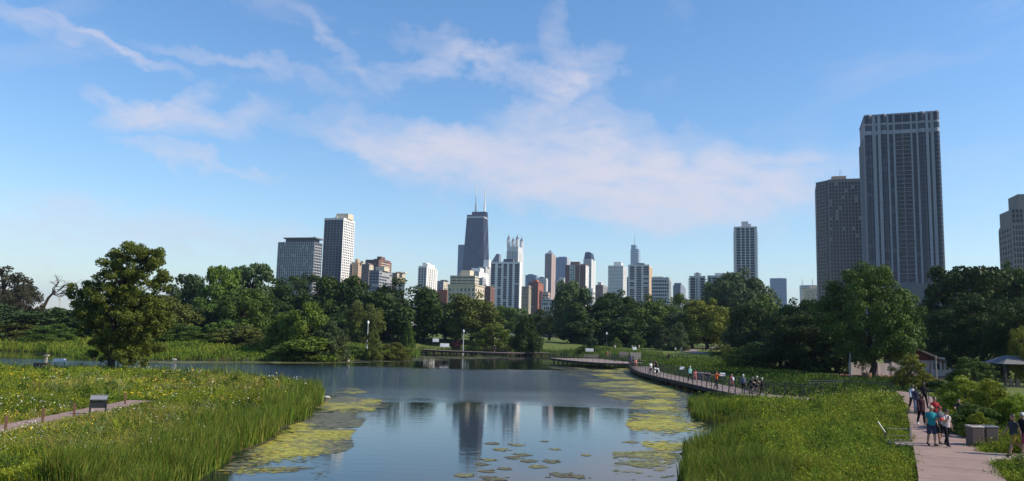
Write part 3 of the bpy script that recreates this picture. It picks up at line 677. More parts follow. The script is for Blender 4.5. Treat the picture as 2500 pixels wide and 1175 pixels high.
# balcony towers with dark bays
def bay_tower(label, xL, xR, ytop, D, bays, floors_px, pents, bands=True):
    T = Tower('apartment_tower', label, xL, xR, xR, ytop, D, dp=18); T.wall(w_lgrey); prev = -T.W; zt = T.H-1.2
    for a, b in bays:
        xa, xb = T.xpx(a), T.xpx(b)
        if xa-prev > .2: T.block('pier', w_lgrey, prev, xa, -.5, 0, 0, zt)
        T.facade('front', 1, floors_px*D/FPX, 1, .84, gl_navy, w_lgrey, z0=2, z1=zt, pier=0, span=.25, glass2=gl_grey, x0=T.W+xa, x1=T.W+xb, lit=.2); prev = xb
    if -prev > .1: T.block('pier', w_lgrey, prev, 0, -.5, 0, 0, zt)
    T.block('parapet', w_lgrey, -T.W-.1, .1, -.6, T.Dp, zt, T.H+.3)
    for p in pents: T.pent(w_lgrey, *p)
    return T
T = bay_tower('pale balcony tower with roof house, alone between low blocks right of centre', 1683, 1722, 675, 640, ((1686, 1697), (1700, 1702), (1710, 1719)), 6.2, ((1694, 1711, 666), (1699, 1705, 664)))
bm = MB()
for k in range(int(T.H/2.1)-1): bm.box(-T.W-1.1, -T.W+.1, 1, 6, 2+k*2.1, 2.7+k*2.1); bm.box(-.1, 1.1, 1, 6, 2+k*2.1, 2.7+k*2.1)
tag(bm.build('balcony', w_lgrey, T.root), kind='stuff')
T = bay_tower('pale balcony block half hidden by the tall grey-green tree', 1727, 1800, 674, 620, ((1729, 1737), (1739, 1752), (1754, 1762), (1766, 1796)), 6.5, ((1745, 1790, 666),))
T = bay_tower('tall white slab tower with four dark window columns standing alone', 1792, 1848, 554, 900, ((1797.5, 1807.5), (1810, 1818), (1820.5, 1828.5), (1831, 1841.5)), 6.4, ())
T.pent(w_lgrey, 1803, 1838, 552.5, .1, .7); T.pent(w_lgrey, 1811, 1827, 539, .3, .4); T.pent(w_lgrey, 1826, 1834, 545, .3, .4); T.pent(w_dgrey, 1802, 1822, 553.3, .02, .05)
bm = MB()
for k in range(int(T.H/3.05)-2): bm.box(-T.W-.9, -T.W, 1, 8, 3+k*3.05, 4.2+k*3.05); bm.box(0, .9, 1, 8, 3+k*3.05, 4.2+k*3.05)
tag(bm.build('balcony', w_lgrey, T.root), kind='stuff')
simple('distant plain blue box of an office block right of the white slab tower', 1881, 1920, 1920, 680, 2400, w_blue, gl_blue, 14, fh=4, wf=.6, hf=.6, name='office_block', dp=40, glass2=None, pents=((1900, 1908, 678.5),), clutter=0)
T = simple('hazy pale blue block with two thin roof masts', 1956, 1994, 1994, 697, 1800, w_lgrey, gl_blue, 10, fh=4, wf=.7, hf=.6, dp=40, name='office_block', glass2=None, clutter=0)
for px, y in ((1959, 681), (1984, 680)): MB().tube([(T.xpx(px), 3, T.H), (T.xpx(px), 3, T.zpx(y))], [.9, .4], 6).build('antenna_mast', w_grey, T.root)
T = simple('tan corner block just left of the tall brown balcony tower', 1963, 2003, 2003, 706, 850, w_cream, gl_grey, 6, wf=.25, hf=.6, dp=25, pents=((1980, 2003, 698, w_cream),))
# brown balcony tower beside the big one
T = Tower('apartment_tower', 'brown-grey balcony tower with chamfered left corner left of the tallest tower', 2000, 2022, 2101, 440, 640, corner='L', dp=46, grid=R(-19.5))
w_bg = mat_plain('brown_grey_concrete', (.19, .165, .155), .85, .06, .1)
ch = 5.0; xf0 = -T.W
MB().prism([(xf0, 0), (0, 0), (0, T.Dp), (xf0-9, T.Dp), (xf0-9, 9)], 0, T.H).build('wall', w_dgrey, T.root)
T.facade('front', 10, 2.9, .66, .74, gl_navy, w_bg, z0=3, z1=T.H-2, pier=.5, span=.35, glass2=gl_light, lit=.10, mode='stuff')
# chamfer face
L_ = math.hypot(9, 9); t_ = np.array([9, -9])/L_; n_ = np.array([-9, -9])/L_; acc = MB(); fr = MB()
for r_ in range(int(T.H/2.9)-1):
    for c in range(4):
        a = L_*(c+.5)/4; p = np.array([xf0-9, 9])+t_*a+n_*.05; acc.obox((p[0], p[1], 3+r_*2.9+1.5), (*(t_*L_*.09), 0), (*(n_*.05), 0), (0, 0, 1.1))
    p = np.array([xf0-9, 9])+t_*L_/2+n_*.3; fr.obox((p[0], p[1], 3+r_*2.9), (*(t_*L_*.36), 0), (*(n_*.6), 0), (0, 0, .4))
tag(acc.build('window', gl_navy, T.root), kind='stuff'); tag(fr.build('balcony', w_bg, T.root), kind='stuff')
for c in range(5):
    p = np.array([xf0-9, 9])+t_*L_*c/4; MB().obox((p[0], p[1], T.H/2), (*(t_*.35), 0), (*(n_*.3), 0), (0, 0, T.H/2)).build('pier', w_bg, T.root)
T.block('parapet', w_bg, xf0-.2, .2, -.5, T.Dp, T.H-2, T.H+.4); T.pent(w_tan, 2032, 2068, 428, .2, .4)
for px in (2052, 2056): MB().tube([(T.xpx(px), 10, T.zpx(428)), (T.xpx(px), 10, T.zpx(413))], .12, 5).build('antenna', w_grey, T.root)
# the tallest tower
T = Tower('apartment_tower', 'tallest grey apartment tower with dark curved window bays at right', 2092, 2110, 2292, 283, 540, corner='L', dp=38, grid=R(-19.5))
w_tt = mat_plain('tower_concrete', (.25, .26, .31), .8, .05, .08); dk = mat_plain('dark_spandrel', (.020, .024, .038), .5, .1, .2)
T.wall(dk)
S = 184.0; f2x = lambda q: -T.W+T.W*q/S          # q: picture px from the left edge at the roof
zc1 = T.zpx(312, 2200); zc2 = T.zpx(322, 2200); zc3 = T.zpx(329, 2200)
zA, zB, zC_, zD = T.H-1.6, T.zpx(305, 2115), T.zpx(309, 2115), T.zpx(330, 2115)
FH = 2.95
bays = [(0, 18, 'curve'), (27, 32, 'flat'), (40, 55, 'curve'), (60, 70, 'flat'), (75, 93, 'balc'), (94.5, 113, 'balc'), (117, 127, 'flat'), (132, 150, 'curve'), (157, 162, 'flat'), (170, 184, 'curve')]
prev = -T.W; wcount = 0; extra = MB()
zlow = 2.0; zt = T.zpx(331, 2115); nfl = int((zt-zlow)/FH); fh = (zt-zlow)/nfl
def bulge(xa, xb, d, n=6):
    return [(xa+(xb-xa)*k/n, -.9-d*math.sin(math.pi*k/n)) for k in range(n+1)]
for a, b, kind in bays:
    xa, xb = f2x(a), f2x(b)
    if xa-prev > .25:
        MB().box(prev, xa, -1.3, 0, 0, T.H-1.2).build('pier', w_tt, T.root)
    prev = xb
    w = xb-xa; cxm = (xa+xb)/2
    if kind == 'flat':
        wm1 = MB().box(-w/2, w/2, -.5, 0, .25, fh-.75).mesh('window'); wm1.materials.append(gl_navy)
        wm2 = wm1.copy(); wm2.materials.clear(); wm2.materials.append(mat_glass('glass_dusk', (.035, .045, .07), .2, .3))
        sp_ = MB().box(-w/2, w/2, -.35, 0, -.75, .25).mesh('spandrel'); sp_.materials.append(dk)
    elif kind == 'curve':
        pl = bulge(-w/2, w/2, 1.5); pl2 = bulge(-w/2, w/2, 1.25)
        wm1 = MB().prism(pl+[(w/2, 0), (-w/2, 0)], .5, fh-.35).mesh('window'); wm1.materials.append(gl_navy)
        wm2 = wm1.copy(); wm2.materials.clear(); wm2.materials.append(mat_glass('glass_dusk', (.035, .045, .07), .2, .3))
        sp_ = MB().prism([(x, y*1.04) for x, y in pl]+[(w/2, 0), (-w/2, 0)], -.35, .5).mesh('spandrel'); sp_.materials.append(dk)
    else:
        wm1 = MB().box(-w/2, w/2, -.25, 0, .1, fh-.5).mesh('window'); wm1.materials.append(gl_navy)
        wm2 = wm1.copy(); wm2.materials.clear(); wm2.materials.append(gl_grey)
        sp_ = MB().prism([(-w/2, 0), (-w/2, -1.4), (-w/4, -1.95), (w/4, -1.95), (w/2, -1.4), (w/2, 0)], -.24, .0).mesh('balcony'); sp_.materials.append(w_tt)
        rl = MB()
    for r_ in range(nfl):
        z = zlow+fh*r_; lm = wm2 if random.random() < .2 else wm1
        vis = r_ >= nfl-46
        if wcount < 296 and vis: link('window', lm, T.root, loc=(cxm, 0, z)); wcount += 1
        else: extra.add([(x+cxm, y, zz+z) for x, y, zz in [tuple(v.co) for v in lm.vertices]], [tuple(p_.vertices) for p_ in lm.polygons])
        o = link(sp_.name.split('.')[0], sp_, T.root, loc=(cxm, 0, z))
    if kind == 'balc':
        rb = MB()
        for r_ in range(nfl):
            z = zlow+fh*r_
            rb.add([(cxm-w/2, -1.36, z), (cxm-w/4, -1.9, z), (cxm+w/4, -1.9, z), (cxm+w/2, -1.36, z), (cxm-w/2, -1.36, z+.95), (cxm-w/4, -1.9, z+.95), (cxm+w/4, -1.9, z+.95), (cxm+w/2, -1.36, z+.95)], [(0, 1, 5, 4), (1, 2, 6, 5), (2, 3, 7, 6)])
        tag(rb.build('balcony_railing', dk, T.root), kind='stuff')
    # crown: concrete band, small window, louvre
    fr_ = -1.25 if kind != 'curve' else None
    for z_, z2_ in ((zt-.3, T.zpx(323, 2115)), (T.zpx(309.5, 2115), T.zpx(305, 2115)), (T.H-.9, T.H)):
        pts = ([(xa, -1.25), (xb, -1.25)] if kind != 'curve' else [(x+cxm, y*1.05) for x, y in bulge(-w/2, w/2, 1.5)])
        if z2_ > z_: MB().prism(pts+[(xb, 0), (xa, 0)], z_, z2_).build('crown_band', w_tt, T.root)
    pts = ([(xa, -.7), (xb, -.7)] if kind != 'curve' else [(x+cxm, y) for x, y in bulge(-w/2, w/2, 1.2)])
    MB().prism(pts+[(xb, 0), (xa, 0)], T.zpx(323, 2115), T.zpx(309.5, 2115)).build('crown_window', gl_grey, T.root)
    MB().prism(pts+[(xb, 0), (xa, 0)], T.zpx(305, 2115), T.H-.9).build('louvre', w_black, T.root)
if extra.v: tag(extra.build('window', gl_navy, T.root), kind='stuff')
T.block('parapet', w_tt, -T.W-.3, .3, -.4, T.Dp, T.H-1.2, T.H+.3)
T.facade('left', 4, FH, .86, .8, gl_navy, w_tt, z0=3, z1=T.H-14, pier=.9, span=.35, mode='stuff')
T.block('podium', w_dgrey, f2x(60), f2x(260), -26, T.Dp, -1, T.zpx(701, 2260))
# tower cut by the right edge
T = Tower('apartment_tower', 'stepped grey-brown tower cut by the right edge of the picture', 2452, 2470, 2540, 546, 420, corner='L', dp=20)
w_re = mat_plain('brown_grey_panel', (.21, .19, .18), .85, .06, .1)
T.wall(w_re)
T.facade('front', 10, 3.0, .6, .7, gl_navy, w_re, z0=3, z1=T.zpx(550), pier=.4, span=.3, glass2=gl_grey, mode='one')
T.facade('left', 5, 3.0, .5, .55, gl_navy, w_re, z0=3, z1=T.H-1.5, pier=.25, span=.2, mode='one')
T.block('upper_wall', w_re, T.xpx(2471), T.xpx(2540), .5, T.Dp-1, T.H, T.zpx(513)); T.block('upper_wall', w_re, T.xpx(2492), T.xpx(2540), 2, T.Dp-3, T.zpx(513), T.zpx(475))
for k in range(4):
    for c in range(3): T.block('window', gl_navy, T.xpx(2473+9.5*c), T.xpx(2479.5+9.5*c), .3, .5, T.H+.6+k*2.6, T.H+2.6+k*2.6) if T.H+2.6+k*2.6 < T.zpx(513) else None
# ------------------------------------------------------------------ trees and shrubs
def leaf_cloud(centres, radii, n, size, r_, up=.15, squash=.85, inner=.25, flat=0.0):
    """n diamond leaves spread over the shells of the lobes; returns verts (n*4,3) and a per-leaf random"""
    w = radii**2; idx = r_.choice(len(radii), n, p=w/w.sum())
    d = r_.normal(size=(n, 3)); d[:, 2] += up; d /= np.linalg.norm(d, axis=1)[:, None]
    rad = radii[idx]*np.where(r_.random(n) < inner, r_.uniform(.35, .8, n), r_.uniform(.8, 1.08, n))
    p = centres[idx]+d*rad[:, None]*np.array([1, 1, squash])
    nrm = d*(1-flat)+np.array([0, 0, flat])+r_.normal(size=(n, 3))*.55; nrm /= np.linalg.norm(nrm, axis=1)[:, None]
    a = np.cross(nrm, r_.normal(size=(n, 3))); a /= np.linalg.norm(a, axis=1)[:, None]; b = np.cross(nrm, a)
    s = (size*r_.uniform(.6, 1.35, n))[:, None]
    bend = nrm*s*.25
    v = np.stack([p-a*s, p-b*s*.55-bend, p+a*s, p+b*s*.55-bend], 1)
    lobe_r = np.random.default_rng(1).random(len(radii)+1)
    rv = np.clip(.55*r_.random(n)+.45*lobe_r[idx % len(lobe_r)], 0, 1)
    return v.reshape(-1, 3), rv
def leaf_mesh(name, v, rv):
    n = len(rv); base = np.arange(n)*4
    tri = np.stack([base, base+1, base+3, base+1, base+2, base+3], 1).ravel()
    me = raw_mesh(name, v, tri, np.full(2*n, 3))
    at_ = me.attributes.new('rnd', 'FLOAT', 'POINT'); at_.data.foreach_set('value', np.repeat(rv, 4).astype(np.float32)); return me
def tree_variant(seed, cb=.16, shape='round', n=13000, size=.026, lobes=46, lr=(.09, .17), limb=7, sparse=0.0):
    """unit tree: height 1 (z), crown width 1"""
    r_ = np.random.default_rng(seed); C = []
    tries = 0
    while len(C) < lobes and tries < 9000:
        tries += 1
        x, y = r_.uniform(-.5, .5, 2); z = r_.uniform(0, 1)
        if shape == 'round': prof = .5*math.sqrt(max(0, 1-((z-.45)/.56)**2))
        elif shape == 'broad': prof = .5*(.72+.28*math.sin(math.pi*min(1, z*1.25))) * (1 if z < .62 else math.sqrt(max(0, 1-((z-.62)/.39)**2)))
        elif shape == 'vase': prof = .5*(.35+.65*z**.7)*(1 if z < .8 else math.sqrt(max(0, 1-((z-.8)/.21)**2)))
        elif shape == 'column': prof = .5*(.75+.25*math.sin(math.pi*z))*(1 if z < .8 else math.sqrt(max(0, 1-((z-.8)/.2)**2)))
        elif shape == 'cone': prof = .5*(1-z)**.85
        elif shape == 'mound': prof = .5*math.sqrt(max(0, 1-(z/1.02)**2))
        else: prof = .5
        q = math.hypot(x, y)
        lim = max(.02, prof-.05)
        if q > lim: continue
        if q < lim*.55 and z < .8 and r_.random() < .7: continue
        C.append((x, y, cb+(1-cb)*z*.95))
    C = np.array(C); rad = r_.uniform(lr[0], lr[1], len(C))
    if shape == 'cone': rad *= .35+.8*(1-(C[:, 2]-cb)/(1-cb))
    # uneven outline: push some lobes out and up
    C += r_.normal(size=C.shape)*np.array([.035, .035, .03])
    C[:, 2] = np.minimum(C[:, 2], 1-rad*.8)
    v, rv = leaf_cloud(C, rad, n, size, r_)
    crown = leaf_mesh('crown', v, rv)
    mb = MB(); zt = cb+.45*(1-cb)
    pts = [(0, 0, -.02), (.004, .0, .03)]+[(r_.normal()*.012, r_.normal()*.012, z) for z in np.linspace(.1, zt, 4)]
    mb.tube(pts, [.042, .030, .027, .022, .016, .010], 8)
    order = r_.permutation(len(C))[:limb*3]
    for k in order:
        c = C[k]; z0 = max(cb*.75, min(zt, c[2]-.25)); a = np.array([0, 0, z0]); mid = a+(c-a)*.5+np.array([0, 0, .03])
        mb.tube([a, mid, c], [.013, .008, .003], 5, cap=False)
    return mb.mesh('trunk'), crown
VAR = {
    'round1': tree_variant(11, .14, 'round'), 'round2': tree_variant(12, .12, 'round', lobes=52), 'round3': tree_variant(13, .10, 'round', lobes=40, lr=(.10, .20)),
    'broad1': tree_variant(21, .12, 'broad', 17000, .021, 84, (.07, .14)), 'broad2': tree_variant(22, .08, 'broad', 17000, .021, 80, (.08, .15)),
    'vase1': tree_variant(31, .18, 'vase', 7000, .024, 44, (.07, .13)), 'vase2': tree_variant(32, .30, 'vase', 4200, .026, 30, (.06, .12)),
    'col1': tree_variant(41, .10, 'column', 9000, .034, 50, (.11, .19)), 'cone1': tree_variant(51, .05, 'cone', 6000, .03, 60, (.10, .17)),
    'fine1': tree_variant(61, .10, 'round', 14000, .016, 90, (.06, .11)), 'fine2': tree_variant(62, .10, 'broad', 16000, .014, 120, (.05, .10)),
    'big1': tree_variant(71, .10, 'broad', 46000, .0105, 190, (.045, .095)), 'big2': tree_variant(72, .17, 'broad', 46000, .0105, 190, (.045, .09)),
    'mound1': tree_variant(81, .02, 'mound', 7000, .032, 44, (.10, .17)), 'mound2': tree_variant(82, .02, 'mound', 12000, .02, 90, (.06, .12)), 'sparse1': tree_variant(91, .25, 'broad', 6500, .018, 70, (.04, .10), limb=14),
}
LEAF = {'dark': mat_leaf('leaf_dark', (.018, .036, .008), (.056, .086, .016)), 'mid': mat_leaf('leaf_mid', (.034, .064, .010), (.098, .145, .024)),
        'blue': mat_leaf('leaf_blue', (.024, .050, .018), (.064, .105, .034)), 'olive': mat_leaf('leaf_olive', (.050, .066, .012), (.125, .145, .030)),
        'yellow': mat_leaf('leaf_yellow', (.085, .100, .010), (.200, .215, .028)), 'bright': mat_leaf('leaf_bright', (.056, .100, .012), (.145, .205, .030)),
        'brown': mat_leaf('leaf_brown', (.032, .032, .018), (.070, .070, .036)), 'grey': mat_leaf('leaf_grey', (.040, .064, .024), (.100, .135, .050)), 'lime': mat_leaf('leaf_lime', (.095, .135, .010), (.25, .29, .028), .3), 'red': mat_leaf('leaf_red', (.035, .012, .014), (.07, .025, .025))}
bark = mat_plain('bark', (.050, .040, .032), .95, .25, 6, .5, .1); bark_pale = mat_plain('bark_pale', (.16, .14, .12), .95, .2, 6, .4, .1)
def crown_obj(root, trunk, crown, leaf, sx, sz, rz):
    a = link('trunk', trunk, root); b = link('crown', crown, root)
    if not trunk.materials: trunk.materials.append(bark)
    if not crown.materials: crown.materials.append(LEAF['mid'])
    b.material_slots[0].link = 'OBJECT'; b.material_slots[0].material = LEAF[leaf]
    tr = min(1.0, 9/sx) if sx > 9 else 1
    for o in (a, b): o.scale = (sx, sx, sz); o.rotation_euler = (0, 0, rz)
_tn = 0
def tree(var, leaf, cx, ytop, wpx, D, label, name='tree', cat='tree', zg=None, group=None):
    global _tn; _tn += 1
    p = at(cx, ytop, D); g = hz(p[0], D) if zg is None else zg
    H = p[2]-g; w = wpx*D/FPX*1.12
    root = empty(name, (p[0], D, g), 0, label, cat, group)
    tr, cr = VAR[var]; crown_obj(root, tr, cr, leaf, w, H, (_tn*2.39996) % 6.283)
    return root
# --- left side, behind the small side pool
tree('sparse1', 'brown', 15, 643, 150, 198, 'tall brownish thin tree at the left edge')
tree('sparse1', 'brown', 62, 688, 90, 192, 'shorter brownish tree just right of the left edge tree')
tree('mound1', 'blue', 20, 735, 190, 180, 'dark bushy tree below the brownish trees at the left edge')
tree('mound1', 'dark', 120, 745, 150, 186, 'dark bushy tree under the leaning dead tree')
tree('mound2', 'olive', 40, 785, 150, 175, 'low olive thicket beside the left edge above the pool', 'shrub', 'shrub')
tree('mound2', 'mid', 130, 790, 130, 172, 'low green thicket left of the lone foreground tree', 'shrub', 'shrub')
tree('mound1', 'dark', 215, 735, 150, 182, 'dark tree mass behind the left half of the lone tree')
tree('round2', 'olive', 408, 722, 125, 180, 'rounded olive tree close behind the lone tree on its right')
tree('round3', 'blue', 462, 669, 115, 222, 'blue-green round topped tree right of the lone tree')
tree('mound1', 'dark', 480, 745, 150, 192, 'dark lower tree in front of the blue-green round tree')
tree('vase2', 'bright', 540, 649, 92, 210, 'tall open topped bright tree left of the flat topped one')
tree('round1', 'mid', 545, 690, 120, 206, 'mid green tree under the tall open topped one')
tree('vase2', 'grey', 622, 644, 120, 228, 'flat topped spreading tree left of the wide dark tree')
tree('round2', 'mid', 598, 705, 115, 192, 'leafy green tree in front of the flat topped tree')
tree('broad2', 'dark', 660, 668, 130, 246, 'dark tree between the flat topped tree and the wide dark one')
tree('fine2', 'dark', 742, 656, 215, 258, 'wide dark tree with a smooth dome below the slate grey tower')
tree('round1', 'dark', 826, 672, 140, 246, 'dark tree below the tall grid-faced tower')
tree('round3', 'dark', 872, 690, 130, 264, 'dark tree below the narrow tan block')
tree('fine1', 'olive', 892, 728, 96, 216, 'olive rounded tree by the white lamp post')
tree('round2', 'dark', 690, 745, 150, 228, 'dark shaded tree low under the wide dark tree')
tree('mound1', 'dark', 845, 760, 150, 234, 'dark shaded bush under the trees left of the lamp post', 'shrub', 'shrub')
# shore thickets
for k, (v, l, x, y, w, d, lab) in enumerate([
    ('round2', 'bright', 746, 737, 95, 150, 'bright upright tree on the far bank, left of the willowy bush'), ('mound2', 'bright', 700, 765, 110, 152, 'bright bush left of the upright far-bank tree'),
    ('mound2', 'grey', 806, 782, 100, 148, 'grey-green willowy bush on the far bank'), ('mound1', 'bright', 745, 815, 170, 146, 'broad bright bush at the water edge below the willowy bush'),
    ('mound2', 'mid', 855, 843, 80, 158, 'small dark green bush low on the far bank right of the willowy bush'), ('mound2', 'olive', 912, 805, 48, 158, 'twiggy little tree in front of the white lamp post'),
    ('mound1', 'olive', 590, 790, 120, 162, 'olive thicket on the far bank left of centre'), ('mound2', 'olive', 640, 822, 100, 158, 'low yellowish thicket on the far bank left of the broad bush'),
    ('mound1', 'mid', 545, 775, 90, 168, 'green thicket under the leafy tree on the far bank'), ('mound2', 'mid', 455, 790, 110, 168, 'green thicket right of the lone tree'), ('mound2', 'olive', 960, 835, 90, 163, 'loose bright reedy bush left end of the far boardwalk')]):
    tree(v, l, x, y, w, d, lab, 'shrub', 'shrub')
# --- centre
tree('broad2', 'dark', 990, 677, 195, 245, 'big round dark oak left of centre'); tree('mound1', 'dark', 940, 715, 110, 250, 'dark tree filling in left of the big round oak')
tree('round2', 'dark', 1090, 740, 90, 255, 'dark tree right of the big round oak'); tree('broad1', 'olive', 1155, 714, 135, 245, 'round tree with olive top below the cream mansion block')
tree('round1', 'mid', 1235, 748, 95, 345, 'pale distant tree below the white striped tower'); tree('mound2', 'bright', 1205, 788, 112, 226, 'low wide bright tree behind the far boardwalk')
tree('round3', 'dark', 1286, 772, 62, 215, 'small dark round tree on the lawn'); tree('fine1', 'dark', 1342, 752, 95, 300, 'dark tree below the low dark flats')
tree('round1', 'blue', 1300, 765, 80, 330, 'distant dark tree behind the small round lawn tree'); tree('mound2', 'mid', 1000, 783, 30, 225, 'small pale sapling in front of the big round oak')
tree('mound1', 'red', 1113, 828, 26, 224, 'small dark purple shrub left of the low wide tree', 'shrub', 'shrub')
tree('col1', 'grey', 1397, 687, 78, 265, 'tall narrow tree in front of the brown brick block'); tree('broad2', 'dark', 1440, 722, 120, 262, 'dark tree right of the tall narrow one')
tree('broad1', 'dark', 1505, 708, 130, 268, 'large dark tree below the white grid tower'); tree('broad2', 'mid', 1568, 716, 120, 258, 'green tree below the tan-edged tower')
tree('cone1', 'blue', 1441, 792, 36, 212, 'small conical spruce on the lawn'); tree('fine1', 'mid', 1632, 712, 120, 285, 'smooth green tree below the long low block')
tree('mound1', 'dark', 1535, 770, 130, 250, 'dark lower tree on the lawn right of centre'); tree('mound1', 'dark', 1420, 770, 120, 255, 'dark lower tree behind the small spruce')
tree('mound2', 'grey', 1622, 795, 46, 222, 'pale slim tree on the lawn'); tree('mound2', 'grey', 1652, 785, 58, 216, 'pale willowy tree beside the lawn path')
tree('mound2', 'bright', 1505, 824, 24, 232, 'tiny bright sapling on the lawn'); tree('mound1', 'mid', 1556, 812, 40, 235, 'small leafy tree on the lawn right of the sapling'); tree('mound2', 'mid', 1425, 842, 40, 200, 'low round bush at the lawn edge beside the small spruce', 'shrub', 'shrub')
# --- right
tree('broad1', 'yellow', 1727, 728, 140, 240, 'tree with yellowing top below the pale balcony tower'); tree('round2', 'dark', 1690, 755, 120, 250, 'dark tree behind the yellowing one')
tree('broad1', 'grey', 1803, 655, 165, 300, 'tall grey-green tree in front of the white slab tower'); tree('round1', 'mid', 1755, 690, 90, 310, 'green tree left of the tall grey-green one')
tree('broad2', 'mid', 1880, 716, 170, 200, 'green tree right of the tall grey-green one'); tree('round3', 'dark', 1835, 745, 130, 190, 'dark tree below the tall grey-green one')
tree('broad1', 'dark', 1950, 728, 130, 180, 'dark tree behind the shady maple'); tree('big1', 'dark', 1985, 742, 205, 122, 'large shady maple beside the boardwalk')
tree('big2', 'mid', 2120, 636, 240, 105, 'tallest bright maple left of the shed'); tree('mound1', 'dark', 2040, 800, 150, 118, 'dark shrubbery between the two maples', 'shrub', 'shrub')
tree('mound1', 'dark', 1905, 815, 160, 128, 'dark shrubbery under the shady maple', 'shrub', 'shrub')
tree('fine2', 'mid', 1825, 838, 105, 125, 'layered green shrub tree right of the boardwalk', 'shrub', 'shrub'); tree('mound2', 'olive', 1765, 842, 70, 170, 'low dark juniper on the lawn edge', 'shrub', 'shrub')
tree('vase1', 'dark', 2352, 650, 210, 150, 'feathery topped dark tree at right'); tree('cone1', 'dark', 2250, 735, 120, 140, 'dark spruce behind the shed')
tree('broad2', 'dark', 2290, 720, 150, 150, 'dark tree right of the bright maple'); tree('big1', 'dark', 2390, 710, 230, 118, 'dark spreading tree behind the shed')
tree('broad1', 'mid', 2470, 640, 150, 155, 'tall green tree under the edge tower'); tree('big1', 'dark', 2500, 720, 190, 105, 'dark tree at the right edge')
tree('fine1', 'yellow', 2497, 790, 70, 92, 'yellow-green tree cut by the right edge', zg=1.2)
tree('mound2', 'yellow', 2222, 864, 92, 82, 'light yellow-green shrub in front of the shed', 'shrub', 'shrub'); tree('mound2', 'mid', 2373, 872, 115, 84, 'round green shrub right of the shed', 'shrub', 'shrub')
tree('mound1', 'dark', 2290, 925, 60, 78, 'small dark shrub at the end of the path', 'shrub', 'shrub')
for (x, y, w, d, l, lab) in [(2352, 918, 130, 53, 'lime', 'bright shrub behind the seated person'), (2420, 925, 140, 44, 'lime', 'yellow-green shrub behind the litter bins'), (2470, 960, 110, 42, 'lime', 'bright shrub at the right edge behind the bins'), (2385, 985, 130, 42, 'mid', 'green shrub directly behind the litter bins'), (2385, 1005, 70, 40.5, 'lime', 'low bright shrub along the right side of the path')]:
    tree('mound2', l, x, y, w, d, lab, 'shrub', 'shrub', zg=1.2)
tree('mound2', 'olive', 2497, 1128, 60, 30, 'leafy shrub in the lower right corner', 'shrub', 'shrub', zg=1.0)

# --- the lone foreground tree, built from its own limbs
def lone_tree():
    base = G(271, 908, .6); D = base[1]; k = D/FPX; g = hz(base[0], D); r_ = np.random.default_rng(5)
    root = empty('tree', (base[0], D, g), 0, 'lone leafy tree in the meadow at left with dark trunk', 'tree')
    def L(px, py, dy=0.0): q = at(px, py, D+dy); return q-np.array([base[0], D, g])
    mb = MB(); top = L(300, 700)
    mb.tube([(0, 0, -.3), (0, 0, .15), L(272, 870), L(276, 820), L(285, 760), L(300, 690), L(318, 640)], [.62, .42, .36, .30, .24, .15, .06], 10)
    lobes = []; 
    for (px, py, rr, n) in [(330, 640, 50, 24), (372, 635, 32, 12), (345, 690, 45, 16), (260, 740, 50, 18), (300, 660, 52, 22), (385, 665, 28, 6), (255, 705, 50, 22), (200, 705, 28, 6), (180, 708, 18, 3), (330, 720, 62, 30), (290, 770, 80, 46), (220, 770, 48, 20), (370, 770, 50, 24), (240, 820, 55, 24), (310, 830, 62, 30), (375, 825, 38, 14), (255, 850, 40, 10), (330, 858, 45, 12), (210, 740, 34, 8), (395, 690, 18, 3), (345, 615, 22, 6), (275, 645, 30, 6), (380, 612, 10, 2)]:
        for _ in range(n):
            a = r_.uniform(0, 6.28); q = math.sqrt(r_.random())*rr
            c = L(px+q*math.cos(a), py+q*math.sin(a)*.9, r_.uniform(-1, 1)*min(5.5, rr*k*1.6)); lobes.append((c, r_.uniform(.4, .85)))
    C = np.array([c for c, _ in lobes]); rad = np.array([b for _, b in lobes])
    for j in r_.permutation(len(C))[:46]:
        c = C[j]; z0 = min(max(2.2, c[2]-3.0), 9.5); a = np.array([z0*.05, 0, z0]); mid = a+(c-a)*.55+np.array([0, 0, .35])
        mb.tube([a, mid, c], [.11, .06, .02], 5, cap=False)
    mb.build('trunk', bark, root, smooth=True)
    v, rv = leaf_cloud(C, rad, 62000, .135, r_, up=.1, squash=.75, inner=.4)
    me = leaf_mesh('crown', v, rv); link('crown', me, root, mat_leaf('leaf_lone', (.050, .068, .010), (.135, .160, .026), .3))
lone_tree()
# --- dead leaning tree
def dead_tree():
    D = 205.0; p = at(100, 775, D); g = hz(p[0], D); r_ = np.random.default_rng(9)
    root = empty('tree', (p[0], D, g), 0, 'bare dead tree leaning right among the left thickets', 'tree')
    L = lambda px, py, dy=0: at(px, py, D+dy)-np.array([p[0], D, g])
    mb = MB(); mb.tube([(0, 0, -.2), L(104, 755), L(118, 728), L(135, 710)], [.5, .44, .34, .24], 8)
    def grow(a, d, ln, rad, lev):
        b = a+d*ln; mb.tube([a, (a+b)/2+r_.normal(size=3)*ln*.06, b], [rad, rad*.75, rad*.5], 5, cap=False)
        if lev == 0: return
        for _ in range(3):
            n_ = d+r_.normal(size=3)*.55; n_ /= np.linalg.norm(n_); grow(a+d*ln*r_.uniform(.4, 1), n_, ln*r_.uniform(.5, .75), rad*.55, lev-1)
    for d in ((.8, .1, .6), (.45, -.2, .85), (1.0, .2, .15), (.9, -.1, -.1), (.3, .2, .9)):
        d = np.array(d)/np.linalg.norm(d); grow(L(128, 718), d, 3.4, .16, 3)
    mb.build('trunk', bark, root)
dead_tree()
